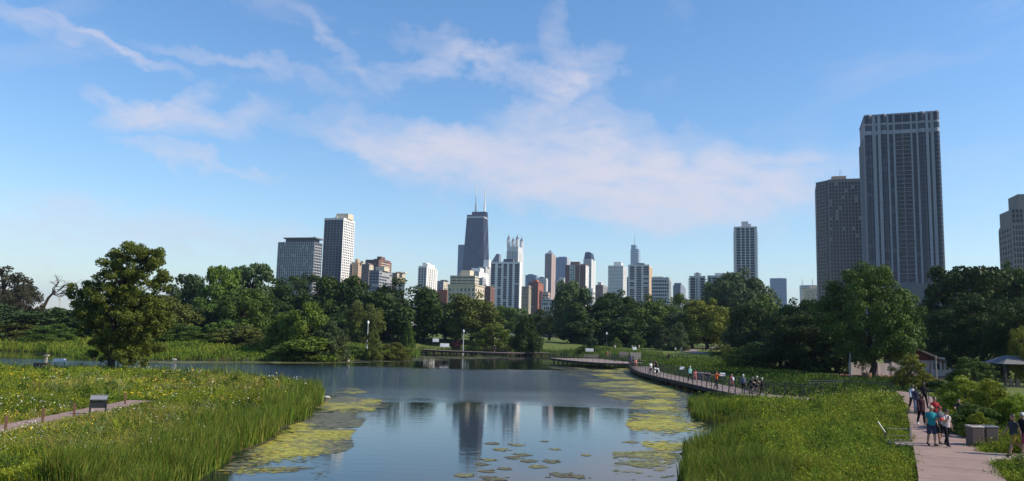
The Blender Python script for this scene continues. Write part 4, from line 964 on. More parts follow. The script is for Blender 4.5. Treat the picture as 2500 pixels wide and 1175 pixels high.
# ------------------------------------------------------------------ meadow, reeds, algae
veg = mat_vcol('meadow_plants', .28)
class Blades:
    def __init__(s): s.V = []; s.C = []; s.T = []; s.n = 0
    def push(s, v, c, tri):
        s.V.append(v.reshape(-1, 3)); s.C.append(c.reshape(-1, 3)); s.T.append((tri+s.n).reshape(-1)); s.n += v.reshape(-1, 3).shape[0]
    def grass(s, x, y, z, h, w, lean, colr, r_):
        """tapering three-step blades (5 vertices, 3 triangles)"""
        n = len(x); a = r_.uniform(0, 6.283, n); b = r_.uniform(0, 6.283, n)
        sx, sy = np.cos(a)*w/2, np.sin(a)*w/2; lx, ly = np.cos(b)*lean*h, np.sin(b)*lean*h
        P0 = np.stack([x-sx, y-sy, z-.05], 1); P1 = np.stack([x+sx, y+sy, z-.05], 1)
        M = np.stack([x+lx*.3, y+ly*.3, z+h*.55], 1); Q = np.stack([sx, sy, 0*sx], 1)*.8
        T = np.stack([x+lx, y+ly, z+h*(1-.3*lean)], 1)
        v = np.stack([P0, P1, M+Q, M-Q, T], 1); c = np.repeat(colr[:, None, :], 5, 1)
        i = np.arange(n)[:, None]*5; tri = np.concatenate([i+np.array([[0, 1, 2]]), i+np.array([[0, 2, 3]]), i+np.array([[3, 2, 4]])], 1)
        s.push(v, c, tri)
    def leaves(s, p, size, colr, r_, flat=.4):
        n = len(p); nrm = r_.normal(size=(n, 3)); nrm[:, 2] = np.abs(nrm[:, 2])+flat; nrm /= np.linalg.norm(nrm, axis=1)[:, None]
        a = np.cross(nrm, r_.normal(size=(n, 3))); a /= np.linalg.norm(a, axis=1)[:, None]; b = np.cross(nrm, a); q = size[:, None]
        v = np.stack([p-a*q, p-b*q*.45, p+a*q, p+b*q*.45], 1); c = np.repeat(colr[:, None, :], 4, 1)
        i = np.arange(n)[:, None]*4; s.push(v, c, np.concatenate([i+np.array([[0, 1, 2]]), i+np.array([[0, 2, 3]])], 1))
    def build(s, name, label, cat):
        V = np.concatenate(s.V); C = np.concatenate(s.C); T = np.concatenate(s.T)
        me = raw_mesh(name, V, T, np.full(len(T)//3, 3))
        a = me.attributes.new('tint', 'FLOAT_COLOR', 'POINT'); a.data.foreach_set('color', np.concatenate([C, np.ones((len(C), 1))], 1).astype(np.float32).ravel())
        return tag(link(name, me, None, veg), label, cat, kind='stuff')
def jit(base, n, r_, v=.25):
    return np.clip(np.array(base)[None]*(1+r_.normal(size=(n, 1))*v)*(1+r_.normal(size=(n, 3))*.10), .004, .9)
def sample_land(n, x0, x1, y0, y1, r_, pix=None, dmin=.2, dmax=1e9, near=True):
    if near:            # density falls with distance
        u = r_.random(n); y = y0*y1/(y1-u*(y1-y0))
    else: y = r_.uniform(y0, y1, n)
    lim0 = np.maximum(x0, -y*.70-3); lim1 = np.minimum(x1, y*.72+3)
    ok = lim1 > lim0; x = lim0+(lim1-lim0)*r_.random(n)
    x, y = x[ok], y[ok]
    d = poly_dist(x, y, POND); ok = ~in_poly(x, y, POND) & (d > dmin) & (d < dmax); x, y = x[ok], y[ok]
    if pix is not None:
        px, py = proj(x, y, height(x, y)); ok = in_poly(px, py, pix); x, y = x[ok], y[ok]
    return x, y
def seg_dist(x, y, line):
    d = np.full(len(x), 1e9)
    for (x1, y1), (x2, y2) in zip([q[:2] for q in line], [q[:2] for q in line[1:]]):
        dx, dy = x2-x1, y2-y1; t_ = np.clip(((x-x1)*dx+(y-y1)*dy)/(dx*dx+dy*dy), 0, 1); d = np.minimum(d, np.hypot(x-x1-t_*dx, y-y1-t_*dy))
    return d
deck_mid = [(x+1.7, y) for x, y in deck_left]
def clear_paths(x, y):
    ok = (seg_dist(x, y, path_line) > 1.32) & (seg_dist(x, y, W2((2365, 1114), (2440, 1118), (2580, 1124), z=PATH_Z)) > 1.6) & (seg_dist(x, y, W2((2255, 1083), (2215, 1083), (2175, 1083), z=PATH_Z)) > .75)
    ok &= seg_dist(x, y, W2((-160, 1075), (0, 1050), (100, 1028), (190, 1011), (260, 995), (350, 978), z=LPZ)) > 1.05
    ok &= seg_dist(x, y, deck_mid) > 1.75
    return ok
GREEN = (.120, .165, .015); LIME = (.205, .235, .022); DEEP = (.055, .095, .012); STRAW = (.34, .26, .09); SAGE = (.13, .16, .06)
YEL = (.62, .46, .03); WHT = (.62, .60, .50)
def meadow(name, label, n, x0, x1, y0, y1, seed, hbase=.75, mix=.35, wk=1.0, rh=1.15):
    r_ = np.random.default_rng(seed); x, y = sample_land(n, x0, x1, y0, y1, r_)
    ok = clear_paths(x, y); x, y = x[ok], y[ok]; z = height(x, y); d = poly_dist(x, y, POND); B = Blades(); n = len(x)
    a1 = vnoise(x, y, 6, seed+1); a2 = vnoise(x, y, 2.2, seed+2); a3 = vnoise(x, y, 11, seed+3); sc = np.clip(y/45, .8, 2.4)
    cl = np.where((a1 > .55)[:, None], jit(LIME, n, r_), jit(GREEN, n, r_)); cl = np.where((a2 < .33)[:, None], jit(DEEP, n, r_), cl)
    cl = np.where(((a3 > .62) & (r_.random(n) < mix))[:, None], jit(STRAW, n, r_), cl); cl = np.where((r_.random(n) < .08)[:, None], jit(SAGE, n, r_), cl)
    a6 = vnoise(x, y, 8, seed+11); cl = cl*(.55+.95*a6)[:, None]
    reed = d < 1.2+3.2*a1
    a4 = vnoise(x, y, 1.1, seed+8); a5 = vnoise(x, y, 3.4, seed+9)
    h = hbase*(.10+.70*a2+.75*a5**1.5+.65*a4)*r_.uniform(.55, 1.35, n); h = np.where(reed, rh*r_.uniform(.55, 1.35, n)*(.55+.5*a2+.4*a4), h)
    pd = line_dist(x, y, path_line); pl_ = line_dist(x, y, W2((-160, 1075), (0, 1050), (100, 1028), (190, 1011), (260, 995), (350, 978), z=LPZ))
    h = h*np.clip(.35+.28*(pd-1.5), .35, 1)*np.clip(.30+.16*pl_, .3, 1)*np.clip(.45+.08*line_dist(x, y, deck_left), .45, 1)
    cl = np.where(reed[:, None], np.where((r_.random(n) < .72)[:, None], jit((.085, .135, .016), n, r_), jit((.20, .20, .040), n, r_)), cl)
    w = .030*sc*wk*r_.uniform(.6, 1.4, n); lean = np.where(reed, r_.uniform(.08, .4, n), r_.uniform(.15, .9, n))
    B.grass(x, y, z, h, w, lean, cl, r_)
    # leafy herbs
    k = r_.random(n) < .42; xs_, ys_, zs_, hs_ = x[k & ~reed], y[k & ~reed], z[k & ~reed], h[k & ~reed]
    for rep in range(2):
        m_ = len(xs_); p = np.stack([xs_+r_.normal(size=m_)*.12, ys_+r_.normal(size=m_)*.12, zs_+hs_*r_.uniform(.35, 1.0, m_)], 1)
        B.leaves(p, .045*np.clip(ys_/45, .8, 2.2)*r_.uniform(.6, 1.5, m_), np.where((r_.random(m_) < .5)[:, None], jit(GREEN, m_, r_), jit(LIME, m_, r_))*(.55+.95*vnoise(xs_, ys_, 8, seed+11))[:, None], r_)
    return B, r_, x, y, z, h, reed, a1, a2, a3
def clumps(B, r_, n, x0, x1, y0, y1, per, rx, hh, cols_, lsz, head=None, pix=None):
    # bushy herbs: every clump a dome of leaves on a few stems, each with its own tone
    x, y = sample_land(n, x0, x1, y0, y1, r_, dmin=1.0, pix=pix); ok = clear_paths(x, y) & (line_dist(x, y, deck_left) > 5); x, y = x[ok], y[ok]; n = len(x)
    if n == 0: return
    pd = np.minimum(line_dist(x, y, path_line)-1.5, line_dist(x, y, W2((-160, 1075), (0, 1050), (100, 1028), (190, 1011), (260, 995), (350, 978), z=LPZ))*.45-.3)
    H = r_.uniform(*hh, n)*np.clip(.4+.25*pd, .35, 1); RX = r_.uniform(*rx, n); ci = r_.integers(0, len(cols_), n); base = np.array(cols_)[ci]*r_.uniform(.75, 1.3, (n, 1))
    g = height(x, y); k = np.repeat(np.arange(n), per); m_ = len(k); a = r_.uniform(0, 6.283, m_); q = np.sqrt(r_.random(m_)); u = r_.random(m_)
    zz = np.where(q < .97, (1-q**2*.8)*(.35+.65*u**.6), .3)
    p = np.stack([x[k]+np.cos(a)*q*RX[k], y[k]+np.sin(a)*q*RX[k], g[k]+H[k]*zz], 1)
    B.leaves(p, lsz*np.clip(y[k]/42, .8, 2.0)*r_.uniform(.6, 1.5, m_), np.clip(base[k]*r_.uniform(.7, 1.3, (m_, 1)), .004, .9), r_, .3)
    ks = np.repeat(np.arange(n), 7); s_ = len(ks); B.grass(x[ks]+r_.normal(size=s_)*RX[ks]*.4, y[ks]+r_.normal(size=s_)*RX[ks]*.4, g[ks], H[ks]*r_.uniform(.8, 1.5, s_), .03*np.clip(y[ks]/42, .8, 2), r_.uniform(.1, .5, s_), np.clip(base[ks]*1.25, 0, .9), r_)
    if head is not None:
        kh = np.repeat(np.arange(n), 6); s_ = len(kh); B.leaves(np.stack([x[kh]+r_.normal(size=s_)*RX[kh]*.4, y[kh]+r_.normal(size=s_)*RX[kh]*.4, g[kh]+H[kh]*r_.uniform(.95, 1.4, s_)], 1), .05*np.clip(y[kh]/42, .8, 2)*r_.uniform(.7, 1.3, s_), jit(head, s_, r_, .15), r_, 1.0)
# left meadow with yellow and white flowers
B, r_, x, y, z, h, reed, a1, a2, a3 = meadow('meadow', '', 270000, -75, -8, 26, 110, 100, .50, .5, 1.0, 1.05)
fl = vnoise(x, y, 5, 77); fl2 = vnoise(x, y, 4, 78); back = sstep(45, 60, y)
k = (~reed) & (fl > .74) & (r_.random(len(x)) < .06+.16*back); n = k.sum()
B.leaves(np.stack([x[k], y[k], z[k]+h[k]*1.0+.05], 1), .055*np.clip(y[k]/40, 1, 2)*r_.uniform(.6, 1.3, n), jit(YEL, n, r_, .15), r_, 1.5)
k = (~reed) & (fl2 > .70) & (r_.random(len(x)) < .03); n = k.sum()
B.leaves(np.stack([x[k], y[k], z[k]+h[k]*1.0+.06], 1), .055*np.clip(y[k]/40, 1, 2)*r_.uniform(.6, 1.3, n), jit(WHT, n, r_, .15), r_, 1.5)
clumps(B, r_, 1500, -75, -8, 27, 96, 60, (.25, .8), (.35, .95), (GREEN, DEEP, LIME, SAGE), .055)
clumps(B, r_, 260, -75, -8, 27, 96, 70, (.3, .8), (.5, 1.1), (DEEP, (.04, .075, .012)), .06)
clumps(B, r_, 160, -75, -8, 34, 96, 40, (.4, 1.0), (.4, .75), (STRAW, (.22, .20, .06)), .04, YEL)
clumps(B, r_, 130, -75, -8, 28, 96, 40, (.3, .8), (.5, .9), (GREEN, SAGE), .05, WHT)
B.build('meadow', 'tall wild meadow with yellow and white flowers on the left bank', 'meadow')
# right bank: lush leafy growth
B, r_, x, y, z, h, reed, a1, a2, a3 = meadow('r', '', 210000, 2, 40, 25, 72, 200, .62, .10, 1.0, .85)
k = ~reed; xs_, ys_, zs_, hs_ = x[k], y[k], z[k], h[k]
for rep in range(1):
    m_ = len(xs_); p = np.stack([xs_+r_.normal(size=m_)*.15, ys_+r_.normal(size=m_)*.15, zs_+hs_*r_.uniform(.3, 1.1, m_)], 1)
    B.leaves(p, .045*np.clip(ys_/40, .8, 1.6)*r_.uniform(.6, 1.6, m_), np.where((r_.random(m_) < .55)[:, None], jit((.12, .175, .016), m_, r_), jit((.21, .25, .024), m_, r_)), r_, .5)
clumps(B, r_, 900, 3, 40, 26, 66, 90, (.25, .7), (.35, 1.1), ((.12, .175, .016), (.21, .25, .024), (.07, .11, .012)), .05)
clumps(B, r_, 260, 3, 40, 26, 66, 110, (.3, .8), (.6, 1.15), ((.040, .075, .012), (.055, .095, .014)), .055)
clumps(B, r_, 700, 3, 40, 26, 50, 120, (.3, .7), (.7, 1.2), ((.055, .10, .014), (.085, .135, .016)), .05, pix=[(2020, 1000), (2210, 1000), (2250, 1175), (1990, 1175)])
clumps(B, r_, 260, 14, 40, 42, 66, 50, (.25, .6), (.7, 1.25), ((.16, .21, .03), (.13, .18, .02)), .06, (.42, .42, .10), pix=[(1850, 960), (2200, 945), (2210, 1020), (1850, 1010)])
B.build('leafy_bank', 'dense leafy green growth on the right bank beside the path', 'plants')
# wetland behind the boardwalk and far banks
def far_growth(name, label, n, x0, x1, y0, y1, seed, dmax, hb, cols_, pix=None, size=1.0):
    r_ = np.random.default_rng(seed); x, y = sample_land(n, x0, x1, y0, y1, r_, dmin=.05, dmax=dmax, near=False, pix=pix); ok = clear_paths(x, y); x, y = x[ok], y[ok]; n = len(x)
    z = height(x, y); a1 = vnoise(x, y, 7, seed+1); a2 = vnoise(x, y, 3, seed+2); B = Blades()
    c0 = np.where((a1 > .52)[:, None], jit(cols_[0], n, r_), jit(cols_[1], n, r_)); c0 = np.where((a2 < .3)[:, None], jit(cols_[2], n, r_), c0)
    h = hb*(.5+.9*a1)*(.6+.7*a2)*r_.uniform(.6, 1.3, n)
    B.grass(x, y, z, h, .11*size*r_.uniform(.6, 1.4, n), r_.uniform(.1, .6, n), c0, r_)
    p = np.stack([x+r_.normal(size=n)*.2, y+r_.normal(size=n)*.2, z+h*r_.uniform(.4, 1, n)], 1)
    B.leaves(p, .12*size*r_.uniform(.6, 1.5, n), c0*r_.uniform(.8, 1.25, (n, 1)), r_); B.build(name, label, 'plants')
far_growth('wetland_plants', 'wetland greenery behind the near boardwalk', 42000, 14, 75, 64, 160, 300, 1e9, .6, ((.075, .115, .016), (.045, .080, .012), (.026, .050, .010)), pix=[(1500, 872), (1700, 872), (1850, 890), (1990, 920), (2240, 925), (2240, 985), (1960, 1000), (1680, 985), (1530, 915)])  # greens darkened in colour for the shade of the nearby trees
far_growth('bank_grass', 'tall bank grass along the far left shore', 90000, -150, -14, 112, 215, 310, 42, 1.0, ((.150, .190, .024), (.105, .155, .018), (.065, .110, .014)), size=1.25)
far_growth('shore_grass', 'rough grass strip behind the far boardwalk', 34000, -26, 62, 150, 225, 320, 17, 1.0, ((.105, .150, .028), (.075, .125, .022), (.045, .085, .018)), size=1.3)
far_growth('hill_meadow', 'unmown meadow on the slope left of the lamp post', 30000, -80, -32, 160, 225, 330, 60, .8, ((.125, .165, .030), (.10, .150, .026), (.07, .11, .02)), size=1.3, pix=[(620, 800), (920, 800), (1010, 830), (1010, 880), (620, 880)])
# floating algae
def algae(name, label, pix, n, seed, cols_, thr, size=(.035, .14), stretch=2.6, ns=(5, 1.6)):
    r_ = np.random.default_rng(seed); W_ = [G(a, b, 0)[:2] for a, b in pix]; A = np.array(W_); x = r_.uniform(A[:, 0].min(), A[:, 0].max(), n*6); u = r_.random(n*6); y0, y1 = A[:, 1].min(), A[:, 1].max(); y = y0*y1/(y1-u*(y1-y0))
    ok = in_poly(x, y, W_) & in_poly(x, y, POND); x, y = x[ok], y[ok]
    dd = poly_dist(x, y, W_); soft = np.clip(dd/2.5, 0, 1)
    wx = x+3*vnoise(x, y, 4, seed+5)+1.2*vnoise(x, y, 1.3, seed+6); wy = y+5*vnoise(x, y, 6, seed+7)+2*vnoise(x, y, 1.7, seed+8)
    f = .45*vnoise(wx*.5, wy, ns[0], seed+1)+.33*vnoise(wx*.6, wy, ns[1], seed+2)+.22*vnoise(wx*.6, wy, .6, seed+3)
    ok = f+.22*(soft-1)+.10*r_.normal(size=len(x)) > thr; x, y, f = x[ok][:n], y[ok][:n], f[ok][:n]; m_ = len(x)
    s_ = r_.uniform(size[0], size[1], m_)*np.clip(y/40, .8, 2.2); K = 7; ang = np.linspace(0, 2*math.pi, K, endpoint=False)[None]+r_.uniform(0, 6, (m_, 1))
    rad = s_[:, None]*r_.uniform(.45, 1.15, (m_, K)); vx = x[:, None]+np.cos(ang)*rad*stretch*.7; vy = y[:, None]+np.sin(ang)*rad*.55
    lay = .006+np.arange(m_)/m_*.012
    v = np.stack([vx, vy, np.repeat(lay[:, None], K, 1)], 2).reshape(-1, 3)
    me = raw_mesh(name, v, np.arange(m_*K), np.full(m_, K)); pick = vnoise(x, y, 3.5, seed+4)+r_.normal(size=m_)*.12
    c = np.where((pick > .5)[:, None], jit(cols_[0], m_, r_, .32), jit(cols_[1], m_, r_, .32))
    a = me.attributes.new('tint', 'FLOAT_COLOR', 'POINT'); a.data.foreach_set('color', np.concatenate([np.repeat(c, K, 0), np.ones((m_*K, 1))], 1).astype(np.float32).ravel())
    return tag(link(name, me, None, mat_vcol('algae', .0, .55, .3)), label, 'algae', kind='stuff')
AY = (.33, .30, .035); AG = (.17, .17, .055); AM = (.11, .11, .06)
algae('algae_mat', 'yellow-green algae mat along the left reeds', [(500, 1178), (560, 1130), (690, 1052), (765, 1005), (797, 965), (870, 950), (930, 975), (905, 1010), (855, 1060), (860, 1090), (800, 1120), (805, 1150), (780, 1178)], 26000, 400, (AY, AM), .47)
algae('algae_mat', 'thin dark weed film beside the left reed tip', [(760, 1000), (800, 958), (860, 945), (960, 975), (930, 1010), (850, 1020), (760, 1070), (690, 1110)], 9000, 405, (AG, AM), .5)
algae('algae_mat', 'yellow algae mat along the right reeds', [(1530, 1040), (1540, 985), (1600, 955), (1680, 965), (1676, 1010), (1742, 1050), (1660, 1100), (1645, 1178), (1610, 1178), (1590, 1110), (1560, 1070)], 20000, 410, (AY, AG), .47)
algae('algae_mat', 'pale algae streaks beside the near boardwalk', [(1430, 905), (1540, 897), (1600, 925), (1690, 962), (1600, 965), (1530, 990), (1440, 960), (1480, 930)], 10000, 420, (AY, AM), .54, stretch=4.5)
algae('algae_mat', 'dark weed streaks across the tree reflection', [(1330, 895), (1480, 890), (1560, 1000), (1520, 1010), (1380, 1000), (1430, 960)], 3000, 430, (AM, AG), .66, stretch=6)
algae('algae_mat', 'weed specks in the lower right of the pond', [(1500, 1105), (1600, 1100), (1630, 1178), (1500, 1178)], 4200, 440, (AM, AG), .44)
algae('algae_mat', 'thin pale algae line along the far left shore', [(200, 880), (400, 881), (700, 883), (960, 878), (1020, 870), (1240, 868), (1240, 875), (1000, 884), (700, 889), (400, 888)], 5000, 450, (AG, AM), .42, stretch=5)
# lily patches: countable floating rafts
lil = mat_vcol('lily_raft', .0, .55, .3)
spots = [(1202, 1083, 34), (1222, 1098, 40), (1262, 1087, 40), (1254, 1118, 36), (1278, 1111, 40), (1288, 1126, 36), (1192, 1123, 32), (1178, 1134, 30), (1345, 1127, 40), (1310, 1140, 42), (1190, 1151, 34), (1232, 1145, 26), (1135, 1161, 40), (1203, 1170, 60), (1372, 1160, 60), (1408, 1164, 40), (1430, 1112, 20), (1540, 1080, 34), (1528, 1113, 26), (1515, 1132, 22), (1330, 1078, 14), (1356, 1097, 20)]
for k, (px, py, w) in enumerate(sorted(spots)):
    p = G(px, py, 0); r2 = np.random.default_rng(500+k); n_ = 110; a = w*p[1]/FPX*.42
    X = r2.normal(size=n_)*a*.45; Y = r2.normal(size=n_)*a*.55; s_ = r2.uniform(.03, .10, n_); K = 6; ang = np.linspace(0, 6.283, K, endpoint=False)[None]+r2.random((n_, 1))*6
    v = np.stack([X[:, None]+np.cos(ang)*s_[:, None]*1.5, Y[:, None]+np.sin(ang)*s_[:, None]*1.2, np.repeat((.008+np.arange(n_)*.00008)[:, None], K, 1)], 2).reshape(-1, 3)
    me = raw_mesh('lily_raft', v, np.arange(n_*K), np.full(n_, K)); c = jit((.10, .092, .04) if k % 3 else (.15, .14, .05), n_, r2)
    at_ = me.attributes.new('tint', 'FLOAT_COLOR', 'POINT'); at_.data.foreach_set('color', np.concatenate([np.repeat(c, K, 0), np.ones((n_*K, 1))], 1).astype(np.float32).ravel())
    tag(link('lily_raft', me, None, lil, loc=(p[0], p[1], 0)), 'brown-green weed raft, '+ORD[k]+' from the left on the open foreground water', 'weed raft', 'weed rafts on the open water')
# ------------------------------------------------------------------ boardwalks
wood = mat_plain('weathered_deck', (.26, .205, .185), .85, .14, 2.0, .2, .2); wood_d = mat_plain('dark_timber', (.045, .038, .034), .9, .2, 2.0, .2, .2); pale_wood = mat_plain('pale_timber', (.34, .30, .25), .9, .15, 2, .2, .2)
steel_d = mat_plain('dark_steel', (.022, .022, .024), .5, .1, 5, 0, .5); steel_g = mat_plain('grey_metal', (.30, .30, .30), .4, .08, 5, 0, .5, .6)
def resample(line, step):
    P_ = [np.array(q[:2], float) for q in line]; L = [0]
    for a, b in zip(P_, P_[1:]): L.append(L[-1]+np.linalg.norm(b-a))
    n = max(1, int(round(L[-1]/step))); out = []
    for k in range(n+1):
        s = L[-1]*k/n; j = max(0, min(len(L)-2, int(np.searchsorted(L, s)-1))); out.append(P_[j]+(P_[j+1]-P_[j])*(s-L[j])/(L[j+1]-L[j]))
    return out
def offset(line, d):
    o = []
    for i, p in enumerate(line):
        a = line[max(0, i-1)]; b = line[min(len(line)-1, i+1)]; t_ = b-a; t_ = t_/np.linalg.norm(t_); o.append(p+np.array([-t_[1], t_[0]])*d)
    return o
def boardwalk(line, width, z, label_side=+1, rails=(0, 1), post_step=1.7, plank=.16, pile_step=3.2, rail_h=1.12, wires=6):
    """line = front edge; the deck extends to the left of its direction by width"""
    root = tag(empty('boardwalk'), kind='structure')
    fine = resample(line, plank); back = offset(fine, width); mb = MB()
    for i in range(len(fine)-1):
        g = .012; a, b = fine[i], fine[i+1]; c, d = back[i+1], back[i]
        mb.prism([tuple(a), tuple(a+(b-a)*(1-.07)), tuple(d+(c-d)*(1-.07)), tuple(d)], z-.05, z+random.uniform(-.006, .004))
    tag(mb.build('deck_plank', wood, root), kind='stuff')
    ln = resample(line, post_step); bk = offset(ln, width)
    for edge, sgn in ((ln, .02), (bk, -.02)):
        for i in range(len(edge)-1):
            a, b = edge[i], edge[i+1]; d = (b-a); L = np.linalg.norm(d); d /= L; n_ = np.array([-d[1], d[0]])
            c = (a+b)/2+n_*sgn*3
            MB().obox((*c, z-.25), (*(d*L/2), 0), (*(n_*.05), 0), (0, 0, .19)).build('edge_beam', wood_d, root)
    pl = resample(line, pile_step); pb = offset(pl, width)
    for i in range(len(pl)):
        for f_ in (.08, .92):
            p = pl[i]*(1-f_)+pb[i]*f_; g = min(hz(*p), 0)-.3
            if z-.45 > g: MB().tube([(*p, g), (*p, z-.06)], .13, 7).build('pile', wood_d, root)
        a = pl[i]*.95+pb[i]*.05; b = pl[i]*.05+pb[i]*.95; d = (b-a)/np.linalg.norm(b-a); n_ = np.array([-d[1], d[0]])
        MB().obox((*((a+b)/2), z-.3), (*(d*width*.47), 0), (*(n_*.07), 0), (0, 0, .14)).build('cross_beam', wood_d, root)
    for side in rails:
        e = offset(ln, .12) if side == 0 else offset(ln, width-.12)
        pm = MB().box(-.03, .03, -.03, .03, 0, rail_h).mesh('railing_post'); pm.materials.append(steel_d)
        for p in e: link('railing_post', pm, root, loc=(*p, z))
        MB().tube([(*p, z+rail_h) for p in e], .035, 6).build('handrail', steel_d, root)
        wmb = MB()
        for k in range(wires): wmb.tube([(*p, z+.12+(rail_h-.2)*k/wires) for p in e], .009, 3)
        tag(wmb.build('railing_wire', steel_d, root), kind='stuff')
    return root
dl = [np.array(q) for q in deck_left][::-1]
dl = dl[:-1]+[dl[-1]]
boardwalk(dl, -3.3, DECK_Z, rails=(0, 1), wires=5)
mid = W2((1343, 874), (1380, 879), (1425, 883), (1470, 886), (1510, 887), (1543, 888), z=DECK_Z)
boardwalk(mid, 11.0, DECK_Z, rails=(0, 1), plank=.2, wires=5)
boardwalk(W2((1558, 881), (1620, 884), (1680, 887), (1735, 889), z=DECK_Z), 2.4, DECK_Z, rails=(1,), plank=.2)
boardwalk(W2((1021, 853), (1100, 857), (1180, 860), (1240, 861.5), z=DECK_Z), 3.0, DECK_Z, rails=(1,), plank=.25)
boardwalk(W2((1241, 860.5), (1300, 861), (1342, 862), z=DECK_Z), 2.5, DECK_Z, rails=(), plank=.25, pile_step=2.0)
def bench_block(px, py, w, d, h, z, label, mat=None, name='bench', rz=0.0, cat='bench'):
    p = G(px, py, z); r = empty(name, (p[0], p[1], z), rz, label, cat)
    mt = mat or wood
    for k in range(5): MB().box(-w/2, w/2, -d/2+d*k/5+.01, -d/2+d*(k+1)/5-.01, h-.05, h).build('slat', mt, r)
    for s_ in (-1, 1): MB().box(s_*w*.42-.05, s_*w*.42+.05, -d/2+.03, d/2-.03, 0, h-.05).build('leg', wood_d, r)
    MB().box(-w*.38, w*.38, d/2-.08, d/2-.04, .05, h-.05).build('back_panel', wood_d, r); MB().box(-w*.47, w*.47, -d/2-.02, -d/2+.025, .06, h-.055).build('front_panel', mt, r)
    return r
bench_block(1714, 927, 2.6, .9, .85, DECK_Z, 'long dark slatted bench on the near boardwalk beside the pink-clad walker', wood, rz=R(-75))
bench_block(1522, 876, 2.2, 1.2, 1.5, DECK_Z, 'tall boxy wooden bench at the right end of the middle deck', wood)
bench_block(1551, 880, 2.4, 1.0, 1.6, DECK_Z, 'pale boxy wooden bench behind the two end walkers', pale_wood)
bench_block(1443, 873.5, 3.6, 1.0, .6, DECK_Z, 'low long wooden bench at the back of the middle deck', wood)
def sign_panel(px, py, z, w, h, hgt, label, mat, tilt=35, rz=0.0, name='information_sign'):
    p = G(px, py, z); r = empty(name, (p[0], p[1], z), rz, label, 'sign')
    c, s_ = math.cos(R(tilt)), math.sin(R(tilt))
    MB().obox((0, 0, hgt), (w/2, 0, 0), (0, h/2*s_, h/2*c), (0, -.02*c, .02*s_)).build('panel', mat, r)
    q = MB().obox((0, -.027*c, hgt+.027*s_), (w*.46, 0, 0), (0, h*.42*s_, h*.42*c), (0, -.004*c, .004*s_)); q.build('print', mat_plain('sign_print_'+mat.name, tuple(min(1, c_*.75+.08) for c_ in mat.diffuse_color[:3]), .5, .35, 9), r)
    for x in (-w*.36, w*.36): MB().box(x-.03, x+.03, -.03+.06, .03+.06, 0, hgt-.03).build('post', steel_d, r)
    return r
pan_b = mat_plain('panel_blue', (.20, .24, .36), .4, .2, 3, 0, .5); pan_w = mat_plain('panel_white', (.72, .72, .70), .4, .06, 3, 0, .5); pan_g = mat_plain('panel_grey', (.20, .21, .22), .5, .1, 3, 0, .5); pan_t = mat_plain('panel_tan', (.55, .48, .38), .6, .1, 3)
sign_panel(1665, 919, DECK_Z, .62, .5, 1.05, 'pale blue information panel on the near boardwalk left of the teal walker', pan_b, 40, R(-20))
sign_panel(1764, 938, DECK_Z, .62, .5, 1.05, 'pale blue information panel beside the orange-shirted pointer', pan_b, 40, R(-20))
sign_panel(1439, 870, DECK_Z, 2.0, .8, 1.5, 'wide tan sign board at the back of the middle deck', pan_t, 5)
sign_panel(1549, 874, DECK_Z, .9, .7, 2.2, 'white sign panel above the pale wooden bench', pan_w, 10)
sign_panel(144, 908, .6, 1.3, .40, 1.25, 'white sign board at the back edge of the left meadow', pan_w, 25, R(40))
sign_panel(281, 908, .6, .7, .28, 1.1, 'small white sign just right of the lone tree trunk', pan_w, 35, R(35))
sign_panel(250, 908, .6, .8, .2, 1.15, 'dark low sign left of the lone tree trunk', pan_g, 25)
sign_panel(1085, 863, .9, 2.2, .9, 1.9, 'pale board behind the far boardwalk', pan_t, 10)
sign_panel(1063, 857, 1.2, 1.6, .9, 2.6, 'dark framed board left of the pale board on the far bank', pan_g, 8)
# wooden easel-like lectern in the left meadow
def lectern():
    p = G(238, 1012, .95); r = empty('lectern_sign', (p[0], p[1], .85), R(14), 'dark metal lectern sign standing in the left meadow', 'sign')
    MB().obox((0, 0, 1.0), (.43, 0, 0), (0, .12, .10), (0, -.02, .024)).build('panel', pan_g, r); MB().box(-.45, .45, .10, .14, 1.09, 1.16).build('top_rail', steel_g, r)
    for x in (-.4, .4): MB().box(x-.04, x+.04, -.05, .03, -.1, .98).build('post', steel_d, r)
    MB().box(-.38, .38, -.03, .0, .45, .85).build('back_board', steel_d, r)
lectern()
def shelter_sign():
    p = G(110, 910, .6); g = .6; r = empty('nest_box_post', (p[0], p[1], g), 0, 'pale post with a dark slanted board at the pool edge, left meadow', 'post')
    MB().box(-.10, .10, -.1, .1, 0, 1.75).build('post', pale_wood, r); MB().box(-.22, .22, -.2, .2, 1.75, 1.9).build('cap', pale_wood, r)
    MB().obox((-.55, 0, 1.95), (.62, 0, .12), (0, .35, 0), (0, 0, .05)).build('slanted_board', wood_d, r)
    q = G(100, 914, .6); c = empty('equipment_cabinet', (q[0], q[1], .55), 0, 'dark boxy cabinet below the slanted board in the left meadow', 'cabinet')
    MB().bevbox(-.65, .65, -.4, .4, 0, 1.15, .04).build('body', steel_d, c); MB().box(-.68, .68, -.43, .43, 1.15, 1.2).build('lid', wood_d, c); MB().box(-.02, .02, -.42, -.40, .1, 1.05).build('door_seam', steel_g, c)
shelter_sign()
